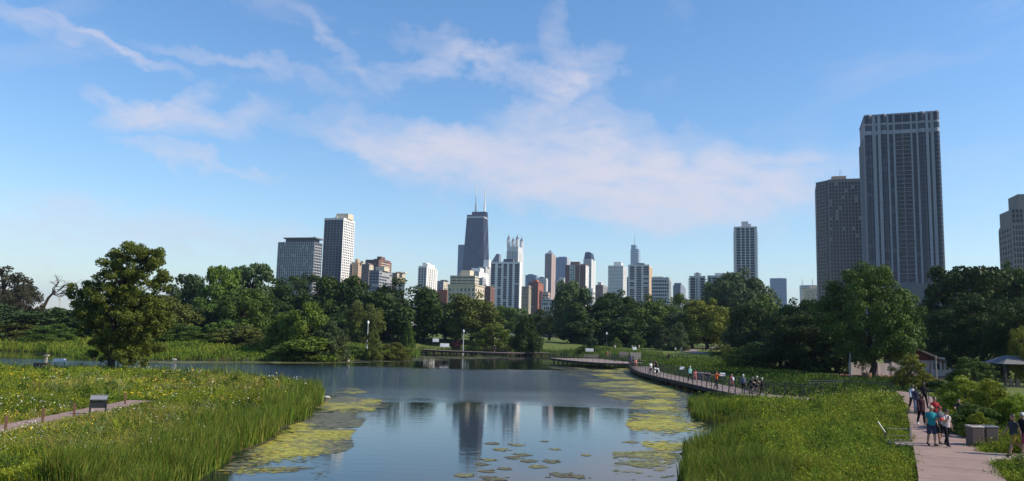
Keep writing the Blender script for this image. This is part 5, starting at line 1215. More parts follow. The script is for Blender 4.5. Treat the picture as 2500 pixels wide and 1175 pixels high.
# posts and rope along the left garden path
rust = mat_plain('rusty_post', (.13, .065, .04), .9, .2, 8, .3)
pts = [(12, 1058), (103, 1036), (180, 1020), (305, 989)]
labs = ['rusty square post nearest the left edge beside the garden path', 'rusty square post second from the left edge beside the garden path', 'rusty square post third from the left edge beside the garden path', 'rusty square post by the lectern sign at the far end of the garden path']
for k, (px, py) in enumerate(pts):
    p = G(px, py, .9); r = empty('path_post', (p[0], p[1], .85), R(20), labs[k], 'post', 'posts beside the garden path')
    MB().box(-.055, .055, -.055, .055, 0, .78).build('shaft', rust, r); MB().prism([(-.065, -.065), (.065, -.065), (.065, .065), (-.065, .065)], .78, .84, [(-.02, -.02), (.02, -.02), (.02, .02), (-.02, .02)]).build('cap', rust, r)
# lamps
lampglass = mat_plain('lamp_globe', (.75, .75, .72), .3, .03, 3, 0, .5)
def lamp(px, ytop, D, label, pale=True):
    p = at(px, ytop, D); g = hz(p[0], D); H = p[2]-g; m_ = mat_plain('lamp_post_pale', (.50, .50, .48), .6, .06, 2) if pale else steel_d
    r = empty('street_lamp', (p[0], D, g), 0, label, 'lamp', 'park lamps')
    MB().lathe([(.22, 0), (.22, .5), (.13, .7), (.10, H-.9), (.14, H-.85), (.2, H-.75)], 10).build('post', m_, r, smooth=True); MB().lathe([(.16, H-.75), (.26, H-.5), (.24, H-.25), (.08, H-.06)], 12).build('globe', lampglass, r, smooth=True); MB().lathe([(.1, H-.06), (.06, H), (.01, H+.12)], 8).build('finial', m_, r)
lamp(899, 783, 172, 'white park lamp post on the far left slope'); lamp(1132, 805, 215, 'pale park lamp post left of the low wide tree'); lamp(1481, 811, 225, 'dark park lamp post on the lawn right of the small spruce', False)
lamp(148, 726, 230, 'thin pale lamp post seen between the dead tree and the lone tree')
# --- litter bins and fence on the right path
binm = mat_plain('bin_panel', (.12, .088, .078), .8, .12, 5, .25, .3); binl = mat_plain('bin_lid_pale', (.46, .38, .33), .7, .08, 4); bind = mat_plain('bin_lid_dark', (.14, .15, .15), .6, .08, 4)
def litter_bin(px, lid, label):
    p = G(px, 1091, PATH_Z); r = empty('litter_bin', (p[0], p[1]+.38, PATH_Z), R(-3), label, 'litter bin', 'litter bins beside the path')
    MB().bevbox(-.29, .29, -.29, .29, .05, .86, .03).build('body', binm, r); MB().box(-.26, .26, -.26, .26, 0, .06).build('base', steel_d, r)
    for k, (a, b, c, d) in enumerate(((-.25, .25, -.305, -.285), )): MB().box(a, b, c, d, .1, .82).build('front_panel', binm, r)
    MB().bevbox(-.31, .31, -.31, .31, .86, .93, .02).build('lid', lid, r); MB().box(-.16, .16, -.12, .12, .925, .94).build('opening', steel_d, r)
litter_bin(2393, binl, 'brown square litter bin with pale lid, nearer the walkers'); litter_bin(2428, bind, 'brown square litter bin with dark lid, right of the pale-lidded one')
def corner_fence():
    p = G(2200, 1080, PATH_Z); q = G(2229, 1076, PATH_Z); r = empty('low_fence', (q[0], q[1]+.2, PATH_Z-.05), 0, 'low wire corner fence with a wooden post left of the path', 'fence')
    L = q[0]-p[0]+.3; MB().box(-.04, .04, -.04, .04, 0, .68).build('post', pale_wood, r); MB().box(-L-.03, -L+.03, -.03, .03, 0, .6).build('post', steel_d, r)
    for z in (.25, .58): MB().tube([(-L, 0, z), (0, 0, z)], .012, 5).build('wire', steel_g, r)
    MB().tube([(-L-.35, 0, .9), (-L-.05, -.1, .4)], .03, 6).build('brace', steel_g, r); MB().box(-L, .1, -.06, .06, -.02, .06).build('bottom_board', pale_wood, r)
corner_fence()
# long handrail crossing behind the leafy bank towards the path
def link_rail():
    r = empty('handrail_fence', (0, 0, 0), 0, 'thin dark two-rail fence running from the boardwalk to the path', 'fence'); z = 1.0
    L = resample(W2((1975, 962), (2060, 958), (2130, 962), (2180, 966), z=z), 1.6)
    for p in L: MB().box(p[0]-.03, p[0]+.03, p[1]-.03, p[1]+.03, z-.2, z+1.2).build('post', steel_d, r)
    for h_ in (1.2, 1.0): MB().tube([(*p, z+h_) for p in L], .03, 6).build('rail', steel_d, r)
link_rail()
def path_rail():
    a = G(2268, 985, PATH_Z); r = empty('handrail_fence', (a[0], a[1], PATH_Z), 0, 'short dark handrail on the right of the path end', 'fence')
    for x in (0, .75): MB().box(x-.025, x+.025, -.025, .025, 0, 1.05).build('post', steel_d, r)
    MB().tube([(0, 0, 1.05), (.75, 0, 1.02)], .025, 6).build('rail', steel_d, r)
path_rail()
# --- shed with gable roof, pale wall, gazebo
shw = mat_plain('shed_white', (.50, .46, .44), .8, .06, 1.2); shr = mat_plain('shed_red', (.16, .05, .045), .85, .1, 2, .2); shroof = mat_plain('shed_roof', (.13, .115, .11), .85, .1, 2, .2)
redmulch = mat_plain('red_paving', (.26, .11, .07), .95, .15, 1.5, .2)
def shed():
    D = 114.0; a = at(2207, 910, D); b = at(2318, 910, D); g = 1.35; W_ = b[0]-a[0]
    r = empty('shed', (a[0], D, g), 0, 'white walled shed with a dark red gable under the dark trees', 'building')
    k = D/FPX; zt = lambda py: at(2260, py, D)[2]-g; xx = lambda px: at(px, 880, D)[0]-a[0]
    MB().box(0, W_*.86, .3, 6, 0, zt(880)).build('wall', shw, r)
    apex = (xx(2212), zt(845)); e = (xx(2308), zt(884))
    MB().add([(0, .2, zt(880)), (apex[0], .2, zt(848)), (xx(2300), .2, zt(880)), (0, 6, zt(880)), (apex[0], 6, zt(848)), (xx(2300), 6, zt(880))], [(0, 2, 1), (3, 4, 5), (0, 1, 4, 3), (1, 2, 5, 4)]).build('gable', shr, r)
    MB().add([(apex[0], -.5, apex[1]), (e[0], -.5, e[1]), (e[0], 6.4, e[1]), (apex[0], 6.4, apex[1]), (apex[0], -.5, apex[1]+.3), (e[0], -.5, e[1]+.3), (e[0], 6.4, e[1]+.3), (apex[0], 6.4, apex[1]+.3)], [(0, 1, 5, 4), (1, 2, 6, 5), (4, 5, 6, 7), (0, 3, 2, 1), (3, 0, 4, 7)]).build('roof', shroof, r)
    MB().add([(apex[0], -.5, apex[1]), (-3.5, -.5, zt(868)), (-3.5, 6.4, zt(868)), (apex[0], 6.4, apex[1]), (apex[0], -.5, apex[1]+.3), (-3.5, -.5, zt(868)+.3), (-3.5, 6.4, zt(868)+.3), (apex[0], 6.4, apex[1]+.3)], [(0, 4, 5, 1), (1, 5, 6, 2), (4, 7, 6, 5), (0, 1, 2, 3)]).build('roof', shroof, r)
    for px in (2275, 2283, 2296, 2306, 2318, 2330):
        x = xx(px); MB().box(x-.14, x+.14, -.1, .2, 0, zt(880)+(0 if px < 2310 else -1.0)).build('column', shw, r)
    for px in (2278.5, 2289): x = xx(px); MB().box(x, x+.55, .24, .298, zt(902), zt(888)).build('window', gl_navy, r)
    x0, x1 = xx(2268), xx(2345)
    n = 14
    for j in range(n): MB().box(x0+(x1-x0)*j/n, x0+(x1-x0)*(j+.86)/n, -.55, -.5, 0, zt(902)).build('fence_board', shw, r)
    MB().box(xx(2278), xx(2312), .5, 4.5, zt(880), zt(872)).build('awning', pan_w, r)
shed()
def pale_wall():
    D = 111.0; a = at(2075, 910, D); b = at(2212, 910, D); g = 1.3; r = empty('wall', (a[0], D, g), 0, 'long pale board wall under the bright maple left of the shed', 'wall')
    L = b[0]-a[0]; n = 16
    for k in range(n): MB().box(L*k/n, L*(k+.97)/n, -.05, .05, 0, 1.75+.25*(k % 5 == 2)).build('panel', shw, r)
    for k in range(5): MB().box(L*k/4-.08, L*k/4+.08, -.12, .12, 0, 2.0).build('post', shw, r)
    z = 1.36; q = W2((2050, 924), (2350, 926), (2350, 912), (2050, 912), z=z)
    tag(MB().prism(q, z-.2, z).build('red_paving', redmulch), kind='structure')
pale_wall()
def gazebo():
    D = 92.0; p = at(2468, 915, D); g = 1.2; r = empty('gazebo', (p[0], D, g), 0, 'grey roofed open gazebo at the right edge behind the shrubs', 'gazebo'); zt = lambda py: at(2462, py, D)[2]-g
    e = zt(888); MB().prism([(-2.2, -2.2), (2.2, -2.2), (2.2, 2.2), (-2.2, 2.2)], e, zt(868), [(-.4, -.4), (.4, -.4), (.4, .4), (-.4, .4)]).build('roof', mat_plain('gazebo_roof', (.13, .13, .135), .8, .08, 2), r)
    for x in (-1.8, 1.8):
        for y in (-1.8, 1.8): MB().box(x-.12, x+.12, y-.12, y+.12, 0, e).build('post', wood_d, r)
    MB().box(-2.0, 2.0, -2.0, 2.0, -.1, .12).build('floor', wood_d, r)
    for x in (-1.2, -.4, .5, 1.3): MB().box(x-.25, x+.25, -1.9, -1.8, .12, .9).build('railing_panel', steel_d, r)
gazebo()
def sports_post(px, ytop, D, label, arm):
    p = at(px, ytop, D); g = hz(p[0], D); H = p[2]-g; r = empty('utility_post', (p[0], D, g), 0, label, 'post')
    MB().tube([(0, 0, 0), (0, 0, H)], [.13, .08], 8).build('shaft', mat_plain('post_grey', (.20, .19, .18), .8, .1, 3), r)
    if arm: MB().box(-.45, .45, -.06, .06, H-.75, H-.6).build('cross_arm', wood_d, r); MB().box(-.3, .3, -.06, .06, H-.25, H-.1).build('cross_arm', wood_d, r)
sports_post(2075, 862, 100, 'grey post with short cross arms left of the pale board wall', True); sports_post(2284, 868, 98, 'thin dark post in front of the shed', False)
def barrel():
    p = G(2117, 928, 1.3); r = empty('planter_barrel', (p[0], p[1], 1.25), 0, 'small dark round planter with a bare shrub in front of the pale wall', 'planter')
    MB().lathe([(.42, 0), (.55, .5), (.55, .95), (.45, .95), (.45, .85)], 12).build('tub', rust, r, smooth=True); mb = MB(); r2 = np.random.default_rng(3)
    for k in range(14): d = r2.normal(size=3)*.35; d[2] = 1.4+r2.random()*.7; mb.tube([(0, 0, .8), d*.6, d+np.array([0, 0, .2])], [.025, .015, .006], 4)
    mb.build('twigs', bark_pale, r)
barrel()
def hammock_frame():
    p = G(2035, 922, 1.3); r = empty('dinghy', (p[0], p[1], 1.0), R(-25), 'small upturned pale boat at the edge of the dark maple', 'boat')
    P_ = []; n = 9; mb = MB(); rings = []
    for k in range(n):
        t_ = k/(n-1)*2-1; w = .5*(1-abs(t_)**2.4)+.03; v0 = len(mb.v); mb.v += [(t_*1.5, -w, .05), (t_*1.5, -w*.6, .32), (t_*1.5, 0, .42), (t_*1.5, w*.6, .32), (t_*1.5, w, .05)]; rings.append(v0)
    for a, b in zip(rings, rings[1:]): mb.f += [(a+j, b+j, b+j+1, a+j+1) for j in range(4)]
    mb.build('hull', pale_wood, r, smooth=True); MB().box(-1.45, 1.45, -.03, .03, .40, .47).build('keel', pan_t, r)
hammock_frame()
# boulders along the inner shore
stone = mat_plain('limestone', (.40, .37, .31), .9, .14, 2.5, .5, .2)
def boulder(px, py, w, h, label, grp, seed, z=.15):
    p = G(px, py, z); r2 = np.random.default_rng(seed); mb = MB(); n, mrows = 8, 4
    prof = [(.85, -.25), (1.0, .15), (.92, .6), (.55, .95)]
    for rr, zz in prof:
        for k in range(n): a = 2*math.pi*k/n; s_ = rr*r2.uniform(.82, 1.15); mb.v.append((s_*w/2*math.cos(a), s_*w*.36*math.sin(a), zz*h*r2.uniform(.9, 1.08)))
    mb.f = [(i*n+k, i*n+(k+1) % n, (i+1)*n+(k+1) % n, (i+1)*n+k) for i in range(3) for k in range(n)]+[tuple(3*n+k for k in range(n))]
    tag(mb.build('boulder', stone, None, loc=p), label, 'boulder', grp)
for k, (px, w) in enumerate(((1615, 1.0), (1627, 1.2), (1636, 1.5), (1643, 1.4), (1652, 1.0), (1664, .9), (1676, 1.3), (1690, 1.1), (1752, 1.5), (1762, 1.6))):
    boulder(px, 897+(px-1615)*.07+(4 if px > 1740 else 0), w, .75, ('pale limestone block, '+ORD[k]+' from the left in the row below the inner deck'), 'limestone blocks along the inner shore', k)
boulder(1440, 858, 5, 2.2, 'large pale rock under the low wide tree on the far bank', None, 30, z=1.2) if False else None
p = at(1432-200, 848, 215)
for k, (px, py, w, lab) in enumerate(((1230, 851, 6.0, 'broad pinkish rock mound under the low wide tree'), (425, 879, 1.0, 'pale rock on the far left waterline'), (353, 860, 1.4, 'pale rock half hidden in the far left bank grass'), (797, 971, .7, 'white rock at the tip of the left reeds'), (840, 880, 2.2, 'low brown driftwood rock at the far shore'))): boulder(px, py, w, w*.22, lab, None, 60+k, z=.1 if px != 1230 else 1.3)
# ------------------------------------------------------------------ people
SKIN = {'a': mat_plain('skin_light', (.46, .29, .21), .6, .05, 6, 0, .3), 'b': mat_plain('skin_tan', (.34, .19, .125), .6, .05, 6, 0, .3), 'c': mat_plain('skin_dark', (.11, .062, .042), .6, .05, 6, 0, .3)}
CL = {}
def cloth(c):
    key = 'cloth_%d_%d_%d' % tuple(int(v*255) for v in c)
    return mat_plain(key, c, .9, .12, 7, .25, .15, scale2=40)
HAIR = {'dark': mat_plain('hair_dark', (.018, .014, .012), .6, .2, 30), 'brown': mat_plain('hair_brown', (.06, .038, .022), .6, .2, 30), 'blond': mat_plain('hair_blond', (.30, .22, .11), .6, .2, 30), 'white': mat_plain('hair_white', (.62, .60, .57), .7, .1, 30)}
eyem = mat_plain('eye_dark', (.015, .012, .012), .3, .05, 5); lipm = mat_plain('lips', (.25, .09, .08), .6, .05, 5); shoem = {'black': mat_plain('shoe_black', (.015, .015, .016), .6, .1, 9), 'white': mat_plain('shoe_white', (.62, .62, .60), .6, .06, 9)}
def ell_tube(mb, pts, rx, ry, n=10, ref=(1, 0, 0)):
    """tube with elliptical rings; rx along ref (sideways), ry the other way; rounded ends"""
    pts = [np.asarray(p, float) for p in pts]; m = len(pts); v = []; ref = np.asarray(ref, float)
    d0 = pts[0]-pts[1]; d0 /= np.linalg.norm(d0); d1 = pts[-1]-pts[-2]; d1 /= np.linalg.norm(d1)
    P_ = [pts[0]+d0*min(rx[0], ry[0])*.6]+pts+[pts[-1]+d1*min(rx[-1], ry[-1])*.6]; RX = [rx[0]*.55]+list(rx)+[rx[-1]*.55]; RY = [ry[0]*.55]+list(ry)+[ry[-1]*.55]
    for i, p in enumerate(P_):
        d = P_[min(i+1, m+1)]-P_[max(i-1, 0)]; d /= np.linalg.norm(d)+1e-9
        a = ref-d*np.dot(ref, d)
        if np.linalg.norm(a) < .2: a = np.array([0, 1, 0])-d*d[1]
        a /= np.linalg.norm(a); b = np.cross(d, a)
        for k in range(n): t_ = 2*math.pi*k/n; v.append(p+a*RX[i]*math.cos(t_)+b*RY[i]*math.sin(t_))
    M = m+2; f = [(i*n+k, i*n+(k+1) % n, (i+1)*n+(k+1) % n, (i+1)*n+k) for i in range(M-1) for k in range(n)]+[tuple(range(n-1, -1, -1)), tuple((M-1)*n+k for k in range(n))]
    mb.add(v, f)
def ellipsoid(mb, c, r, n=12, m=8):
    c = np.asarray(c); v = []
    for i in range(m+1):
        ph = -math.pi/2+math.pi*(.04+.92*i/m)
        for k in range(n): t_ = 2*math.pi*k/n; v.append(c+np.array([r[0]*math.cos(ph)*math.cos(t_), r[1]*math.cos(ph)*math.sin(t_), r[2]*math.sin(ph)]))
    mb.add(v, [(i*n+k, i*n+(k+1) % n, (i+1)*n+(k+1) % n, (i+1)*n+k) for i in range(m) for k in range(n)]+[tuple(range(n-1, -1, -1)), tuple(m*n+k for k in range(n))])
def rotx(p, a):        # rotate forward (about x)
    return np.array([p[0], p[1]*math.cos(a)-p[2]*math.sin(a), p[1]*math.sin(a)+p[2]*math.cos(a)])
def person(loc, face, label, top, bottom, height=1.74, skin='b', hair='dark', legs=(18, -14), knees=(6, 22), arms=(-14, 16), elbows=(18, 22), spread=(9, 9), shorts=True, sleeves='short', shoes='black', hat=None, lean=0.0, vox=.016, long_top=0.0, name='person', extra=None, build=1.0, bag=None, group=None, seated=False, longhair=False):
    """faces local +y; angles in degrees, forward positive"""
    s = height/1.74; r = empty(name, loc, face, label, 'person', group); sk = SKIN[skin]
    hip_z, sh_z = .92, 1.385
    def T(p): return rotx(np.array(p)-np.array([0, 0, hip_z]), -R(lean))+np.array([0, 0, hip_z])     # torso lean
    J = {}; low = 9
    for i, sd in enumerate((-1, 1)):
        a, b = R(legs[i]), R(knees[i]); h = np.array([sd*.095, 0, hip_z]); k = h+.44*np.array([sd*.02, math.sin(a), -math.cos(a)]); an = k+.41*np.array([0, math.sin(a-b), -math.cos(a-b)])
        fa = R(0 if i == 0 else 0); tilt = max(0, min(.9, (b-a)*.8)) if not seated else 0
        toe = an+np.array([sd*.015, .17*math.cos(tilt), -.055-.17*math.sin(tilt)]); heel = an+np.array([0, -.045*math.cos(tilt), -.05+.045*math.sin(tilt)])
        J[sd] = dict(h=h, k=k, an=an, toe=toe, heel=heel); low = min(low, toe[2]-.028, heel[2]-.032)
        ar, el, sp = R(arms[i]), R(elbows[i]), R(spread[i]); sh = T((sd*.168*build, 0, sh_z)); d = np.array([sd*math.sin(sp), math.sin(ar)*math.cos(sp), -math.cos(ar)*math.cos(sp)])
        e = sh+.285*d; d2 = np.array([sd*math.sin(sp)*.5, math.sin(ar+el)*math.cos(sp*.5), -math.cos(ar+el)*math.cos(sp*.5)]); d2 /= np.linalg.norm(d2); w = e+.25*d2
        J[sd].update(sh=sh, e=e, w=w, d2=d2, d1=d)
    off = np.array([0, 0, -low]); S_ = lambda p: (np.asarray(p)+off)*s
    hd = T((0, .02, 1.615)); J['hd'] = hd
    body = MB(); bf = build
    ell_tube(body, [S_(T((0, 0, .90))), S_(T((0, 0, 1.02))), S_(T((0, 0, 1.14))), S_(T((0, .01, 1.28))), S_(T((0, 0, 1.40))), S_(T((0, 0, 1.46)))], [q*s*bf for q in (.155, .150, .140, .165, .165, .09)], [q*s*bf for q in (.105, .105, .10, .115, .09, .06)], 12)
    ell_tube(body, [S_(T((0, -.005, 1.44))), S_(T((0, .0, 1.54)))], [.056*s, .054*s], [.058*s, .056*s], 10)
    ellipsoid(body, S_(hd), (.076*s, .096*s, .118*s)); ellipsoid(body, S_(hd+np.array([0, .045, -.055])), (.055*s, .055*s, .055*s), 8, 6)
    ell_tube(body, [S_(hd+np.array([0, .088, .02])), S_(hd+np.array([0, .108, -.02]))], [.010*s, .016*s], [.010*s, .016*s], 6)
    for sd in (-1, 1): ellipsoid(body, S_(hd+np.array([sd*.076, -.005, -.01])), (.012*s, .022*s, .034*s), 6, 5)
    for sd in (-1, 1):
        j = J[sd]
        ell_tube(body, [S_(j['h']+np.array([0, 0, .02])), S_(j['h']*.6+j['k']*.4), S_(j['k']), S_(j['k']*.65+j['an']*.35), S_(j['an'])], [q*s for q in (.085, .078, .055, .058, .036)], [q*s for q in (.09, .082, .058, .062, .04)], 10)
        ell_tube(body, [S_(j['heel']), S_((j['heel']+j['toe'])/2+np.array([0, 0, .012])), S_(j['toe'])], [.036*s, .042*s, .036*s], [.034*s, .036*s, .024*s], 8)
        ell_tube(body, [S_(j['sh']), S_((j['sh']+j['e'])/2), S_(j['e']), S_(j['e']*.6+j['w']*.4), S_(j['w'])], [q*s for q in (.056, .049, .040, .041, .027)], [q*s for q in (.056, .05, .042, .043, .03)], 8)
        d2 = j['d2']; side = np.array([1.0, 0, 0])-d2*d2[0]; side /= np.linalg.norm(side); fr = np.cross(d2, side); c = j['w']+d2*.05
        ell_tube(body, [S_(j['w']), S_(c), S_(j['w']+d2*.09)], [.022*s, .036*s, .034*s], [.018*s, .017*s, .014*s], 8, ref=fr)
        for q, ln in zip((-1.4, -.47, .47, 1.4), (.060, .074, .078, .070)):
            a0 = j['w']+d2*.088+fr*q*.019; a1 = a0+d2*ln*.55; a2 = a1+(d2*.75-side*sd*.5)*ln*.5; ell_tube(body, [S_(a0), S_(a1), S_(a2)], [.0095*s]*3, [.0095*s]*3, 6)
        a0 = j['w']+d2*.035+fr*.030; a1 = a0+(d2*.6+fr*.7)*.035; a2 = a1+(d2*.95+fr*.1)*.032; ell_tube(body, [S_(a0), S_(a1), S_(a2)], [.011*s, .0105*s, .009*s], [.011*s, .0105*s, .009*s], 6)
    def rem(mb, nm, m_, v=vox, sm=3):
        o = mb.build(nm, m_, r); md = o.modifiers.new('r', 'REMESH'); md.mode = 'VOXEL'; md.voxel_size = v*s; md.use_smooth_shade = True
        ms = o.modifiers.new('s', 'SMOOTH'); ms.factor = .5; ms.iterations = sm; return o
    rem(body, 'body', sk, min(vox, .014), 2)
    g = .014
    sh = MB(); z0 = .90-long_top
    pts = [T((0, 0, z0)), T((0, 0, 1.0)), T((0, 0, 1.14)), T((0, .01, 1.28)), T((0, 0, 1.395)), T((0, 0, 1.45))]
    ell_tube(sh, [S_(p) for p in pts], [(q+g)*s*bf for q in (.168+long_top*.12, .16, .15, .168, .168, .085)], [(q+g)*s*bf for q in (.122+long_top*.1, .115, .11, .118, .095, .062)], 12)
    for sd in (-1, 1):
        j = J[sd]; e = j['sh']*.42+j['e']*.58 if sleeves == 'short' else j['e']
        if sleeves == 'none': continue
        ell_tube(sh, [S_(j['sh']*1.0), S_(j['sh']*.5+e*.5), S_(e)], [q*s for q in (.060, .062, .059)], [q*s for q in (.062, .062, .060)], 10)
        if sleeves == 'long': ell_tube(sh, [S_(j['e']), S_(j['e']*.5+j['w']*.5), S_(j['w'])], [q*s for q in (.054, .050, .040)], [q*s for q in (.054, .052, .042)], 10)
    rem(sh, 'shirt', cloth(top))
    bt = MB()
    ell_tube(bt, [S_(T((0, 0, 1.0))), S_(T((0, 0, .93))), S_((0, 0, .86))], [.158*s*bf, .168*s*bf, .165*s*bf], [.118*s*bf, .128*s*bf, .12*s*bf], 12)
    for sd in (-1, 1):
        j = J[sd]
        if shorts: ell_tube(bt, [S_(j['h']), S_(j['h']*.5+j['k']*.5), S_(j['h']*.1+j['k']*.9)], [.10*s, .098*s, .092*s], [.106*s, .102*s, .096*s], 10)
        else: ell_tube(bt, [S_(j['h']), S_(j['h']*.5+j['k']*.5), S_(j['k']), S_(j['k']*.6+j['an']*.4), S_(j['an']+np.array([0, 0, .02]))], [q*s for q in (.098, .090, .070, .068, .052)], [q*s for q in (.103, .094, .073, .072, .055)], 10)
    rem(bt, 'shorts' if shorts else 'trousers', cloth(bottom))
    for sd in (-1, 1):
        j = J[sd]; q = MB(); ell_tube(q, [S_(j['heel']+np.array([0, 0, .005])), S_((j['heel']+j['toe'])/2+np.array([0, 0, .018])), S_(j['toe'])], [.044*s, .050*s, .044*s], [.042*s, .046*s, .032*s], 8); q.build('shoe', shoem[shoes], r, smooth=True)
        e = MB(); ellipsoid(e, S_(hd+np.array([sd*.03, .086, .012])), (.013*s, .010*s, .009*s), 8, 5); e.build('eye', eyem, r, smooth=True)
    q = MB(); ellipsoid(q, S_(hd+np.array([0, .097, -.058])), (.024*s, .008*s, .007*s), 8, 4); q.build('mouth', lipm, r, smooth=True)
    hb = MB(); ellipsoid(hb, S_(hd+np.array([0, -.018, .030])), (.086*s, .098*s, .104*s)); 
    if longhair: ell_tube(hb, [S_(hd+np.array([0, -.07, 0])), S_(hd+np.array([0, -.09, -.14])), S_(hd+np.array([0, -.08, -.26]))], [.075*s, .075*s, .05*s], [.045*s, .045*s, .03*s], 10)
    hb.build('hair', HAIR[hair], r, smooth=True)
    if hat:
        c = S_(hd+np.array([0, -.005, .055])); q = MB(); ellipsoid(q, c, (.094*s, .108*s, .085*s)); q.build('cap', cloth(hat), r, smooth=True)
        q = MB(); q.obox(c+np.array([0, .13, -.005])*s, (.07*s, 0, 0), (0, .055*s, -.012*s), (0, .001, .006*s)); q.build('cap_brim', cloth(hat), r)
    if extra: extra(r, J, S_, s)
    return r
def on(px, py, z): p = G(px, py, z); return (p[0], p[1], z)
PZ = PATH_Z+.015
CAMF = math.pi       # facing the camera
def red_item(r, J, S_, s):
    w = J[-1]['w']; q = MB(); ellipsoid(q, S_(w+np.array([0, .06, .02])), (.085*s, .065*s, .085*s)); q.build('folded_jacket', cloth((.62, .10, .08)), r, smooth=True)
def phone(r, J, S_, s):
    w = J[1]['w']+J[1]['d2']*.09; q = MB(); q.obox(S_(w+np.array([0, .03, .02])), (.04*s, 0, 0), (0, .006*s, 0), (0, 0, .075*s)); q.build('phone', steel_d, r)
def backpack(colr):
    def f(r, J, S_, s):
        q = MB(); ellipsoid(q, S_((0, -.17, 1.25)), (.14*s, .09*s, .21*s)); q.build('backpack', cloth(colr), r, smooth=True)
    return f
person(on(2276, 1089, PZ), CAMF, 'person in teal T-shirt and navy shorts carrying a red jacket', (.02, .22, .25), (.03, .038, .075), 1.80, 'b', 'brown', legs=(6, -8), knees=(4, 10), arms=(24, -8), elbows=(75, 14), hat=(.42, .33, .24), vox=.013, extra=red_item)
person(on(2296, 1085, PZ), CAMF, 'person in dark grey shirt and black shorts walking between two companions', (.11, .13, .15), (.012, .012, .015), 1.76, 'b', 'dark', legs=(-10, 12), knees=(14, 4), hat=(.20, .05, .05), vox=.013)
person(on(2313, 1091, PZ), CAMF+.15, 'person in pale pinkish top and black leggings looking at a phone', (.42, .36, .36), (.012, .012, .014), 1.68, 'b', 'dark', legs=(-12, 15), knees=(14, 4), arms=(-4, 35), elbows=(20, 95), shorts=False, hat=(.05, .04, .045), vox=.013, extra=phone)
person(on(2284, 1050, PZ), CAMF, 'person in red shirt walking behind the teal-shirted person', (.34, .03, .035), (.03, .03, .04), 1.80, 'b', 'dark', arms=(10, 20), elbows=(40, 70), vox=.014)
person(on(2250, 1038, PZ), CAMF, 'person in dark maroon top and black capris with white shoes', (.055, .02, .025), (.012, .010, .012), 1.76, 'c', 'dark', legs=(12, -10), knees=(5, 14), shoes='white', sleeves='long', long_top=.12, shorts=False, vox=.014)
person(on(2229, 1003, PZ), CAMF, 'person in white shirt and dark trousers at the back of the path group', (.42, .45, .52), (.02, .022, .03), 1.80, 'c', 'dark', shorts=False, sleeves='long')
person(on(2237, 1010, PZ), CAMF, 'person in dark blue hooded top and blue jeans on the path', (.025, .027, .05), (.12, .15, .21), 1.78, 'c', 'dark', shorts=False, sleeves='long', legs=(-12, 12))
person(on(2257, 996, PZ), CAMF, 'person all in black at the far end of the path', (.012, .012, .013), (.012, .012, .013), 1.84, 'c', 'dark', shorts=False, sleeves='long')
person(on(2477, 1112, PZ), R(100), 'person in dark grey T-shirt and mustard shorts striding left by the bins', (.035, .037, .042), (.24, .17, .03), 1.80, 'b', 'dark', legs=(26, -30), knees=(8, 24), arms=(-24, 20), vox=.013)
person(on(2501, 1113, PZ), R(100), 'person in black shirt holding a pink bag, cut by the right edge', (.012, .012, .014), (.30, .05, .08), 1.84, 'b', 'white', legs=(16, -16), vox=.013, extra=red_item)
# seated person on a stone bench beside the path
sp_ = on(2343, 1030, PZ)
person((sp_[0], sp_[1], PZ), R(150), 'seated person in dark shirt and yellow shorts beside the right-hand shrubs', (.03, .03, .035), (.42, .35, .05), 1.74, 'b', 'dark', legs=(78, 82), knees=(80, 84), arms=(40, 42), elbows=(50, 50), lean=14, seated=True)
def bench_right():
    r = empty('bench', (sp_[0]+.08, sp_[1]+.06, PZ), R(150), 'plain wooden bench under the seated person by the right-hand shrubs', 'bench')
    for k in range(4): MB().box(-.85, .85, -.22+k*.11, -.13+k*.11, .31, .36).build('slat', wood, r)
    for x in (-.7, .7): MB().box(x-.05, x+.05, -.18, .18, 0, .31).build('leg', wood_d, r)
bench_right()
DZ = DECK_Z+.005
far = dict(vox=.024)
person(on(1539, 893, DZ), R(200), 'person in indigo top at the left end of the near boardwalk', (.04, .04, .16), (.05, .05, .06), 1.75, 'c', **far)
person(on(1552, 902, DZ), R(190), 'person in pink top beside the indigo-clad one', (.60, .20, .20), (.35, .12, .12), 1.65, 'a', 'brown', longhair=True, **far)
person(on(1589, 914, DZ), R(20), 'person in white top walking beside the pushchair', (.66, .66, .64), (.10, .10, .12), 1.72, 'a', 'brown', shorts=False, **far)
person(on(1601, 911, DZ), R(180), 'person in black pushing the white pushchair', (.015, .015, .017), (.02, .02, .025), 1.76, 'b', 'dark', shorts=False, arms=(35, 35), elbows=(30, 30), **far)
person(on(1685, 931, DZ), R(20), 'person in pale teal jacket with white hat on the near boardwalk', (.20, .42, .42), (.03, .03, .04), 1.74, 'a', 'white', shorts=False, sleeves='long', hat=(.6, .6, .58), **far)
person(on(1697, 935, DZ), R(15), 'person in pink-red outfit right of the teal jacket', (.48, .12, .12), (.42, .14, .15), 1.55, 'a', 'brown', shorts=True, longhair=True, **far)
person(on(1730, 943, DZ), R(-80), 'person in navy outfit pointing right with a stretched arm', (.03, .045, .08), (.04, .05, .08), 1.50, 'b', 'dark', arms=(-10, 88), elbows=(10, 2), **far)
person(on(1749, 950, DZ), R(-70), 'person in orange shirt and black trousers stretching an arm to the right', (.75, .13, .03), (.015, .015, .018), 1.80, 'b', 'dark', shorts=False, arms=(-10, 86), elbows=(10, 5), **far)
person(on(1787, 956, DZ), R(30), 'person in red top with pale bag on the near boardwalk', (.42, .04, .06), (.10, .08, .07), 1.66, 'a', 'blond', extra=backpack((.55, .55, .58)), **far)
